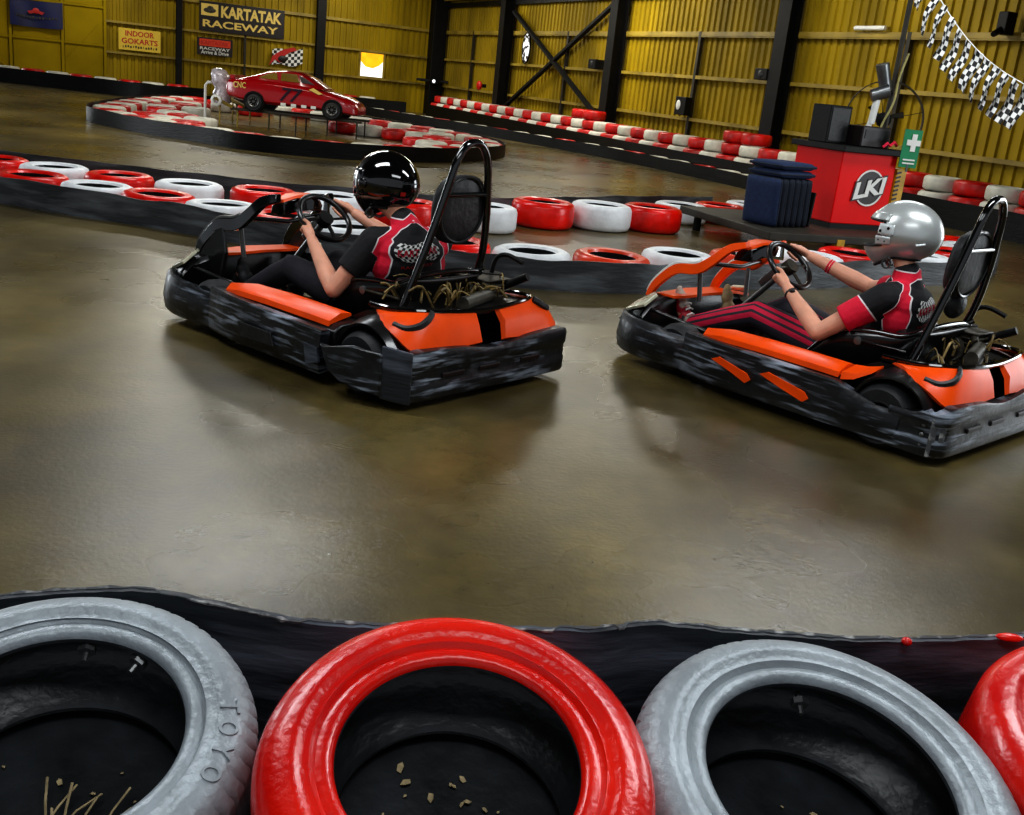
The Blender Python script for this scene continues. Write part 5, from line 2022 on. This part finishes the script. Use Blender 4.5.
    # wrist things
    if not left:
        for s, nm, mt, f, r in ((1, 'wrist_watch', M['sign_black'], .12, .036), (-1, 'wristband', M['magenta'], .32, .042)):
            q = wrs[s].lerp(el[s], f)
            ax_ = (el[s] - wrs[s]).normalized()
            u1 = ax_.orthogonal().normalized()
            u2 = ax_.cross(u1)
            wb = MB()
            for k in ((0, ) if s > 0 else (-.008, .008)):
                wb.tube([q + ax_ * k + (u1 * math.cos(a) + u2 * math.sin(a)) * (r - .004) for a in [2 * PI * j / 20 for j in range(20)]], .008 if s > 0 else .006, 6, True)
            if s > 0:
                wb.ell(q + V((-.02, .026, .018)), (.018, .012, .016), 12, 6)
            wb.build(nm, mt, P_, 60)
    return P_


make_driver(KA, 2.475, (-.965, 5.852), True)
make_driver(KB, 2.345, (1.735, 5.935), False)
# scraps of yellow seat foam and red tag beside the left driver
# ---------------------------------------------------------------- light and camera
def area(name, loc, tgt, size, energy, col=(1, 1, 1)):
    l = bpy.data.lights.new(name, 'AREA')
    l.shape = 'RECTANGLE'
    l.size, l.size_y = size
    l.energy = energy
    l.color = col
    o = bpy.data.objects.new(name, l)
    o.location = loc
    o.rotation_euler = (V(tgt) - V(loc)).to_track_quat('-Z', 'Y').to_euler()
    COL.objects.link(o)


COOL = (.93, .97, 1.0)
WARM = (1.0, .97, .86)
for x, y, e in ((-3.2, 4.5, 150), (3.0, 4.0, 150), (-3.5, 11.5, 130), (3.5, 11, 130), (-6, 19, 170), (1.5, 19, 150), (-9, 29, 220), (0, 29, 200), (-5, 37, 160)):
    area('roof_and_fill_light', (x, y, ROOF - .12), (x, y, 0), (3.2, .8), e, COOL if y < 15 else WARM)
for s, e in ((9, 95), (17, 115), (25, 100)):  # lamps added along the right wall only to brighten its sheeting
    q = K + dR * s + nR * 2.6
    area('roof_and_fill_light', (q.x, q.y, ROOF - .12), tuple(q - nR * 2.2 + V((0, 0, 1.6))), (4, .7), e, WARM)
for s, e in ((5, 110), (13, 105)):  # two more added lamps, aimed to brighten the left wall
    q = K + dL * s + nL * 3.0
    area('roof_and_fill_light', (q.x, q.y, ROOF - .12), tuple(q - nL * 2.4 + V((0, 0, 1.6))), (4, .7), e, WARM)
area('near_light', (.3, .2, ROOF - .12), (.2, 1.8, 0), (3.5, 1.2), 85, COOL)
# daylight from doorways out of view on either side
area('door_light', (-16, 17, 2.2), (-6, 20, .4), (3.5, 4), 420, (.9, .96, 1))
area('door_light', (9.5, 9.5, 2.0), (4, 9, .6), (3, 3.4), 200, (.9, .96, 1))
q = K + dL * 19.5 + nL * .5
area('door_light', (q.x, q.y, 1.9), tuple(q + nL * 5 + V((2, 0, 1.2))), (3.6, 3.2), 330, (.92, .97, 1))

w = bpy.data.worlds.new('World')
bpy.context.scene.world = w
w.use_nodes = True
w.node_tree.nodes['Background'].inputs['Color'].default_value = (.85, .92, 1, 1)
w.node_tree.nodes['Background'].inputs['Strength'].default_value = .35

cam = bpy.data.cameras.new('Camera')
co = bpy.data.objects.new('Camera', cam)
COL.objects.link(co)
p, r = math.radians(17.252), math.radians(6.166)
fw = V((0, math.cos(p), -math.sin(p)))
rt = V((1, 0, 0))
up = rt.cross(fw)
rt2 = rt * math.cos(r) + up * math.sin(r)
up2 = -rt * math.sin(r) + up * math.cos(r)
mw = Matrix((rt2, up2, -fw)).transposed().to_4x4()
mw.translation = V((0, 0, 1.547))
co.matrix_world = mw
cam.sensor_fit = 'HORIZONTAL'
cam.sensor_width = 36
cam.lens = 36 * 1041.4 / 1024
cam.clip_end = 200
sc = bpy.context.scene
sc.camera = co
sc.view_settings.view_transform = 'Standard'
try:
    sc.view_settings.look = 'Medium High Contrast'
except Exception:
    pass
sc.view_settings.exposure = 0.0
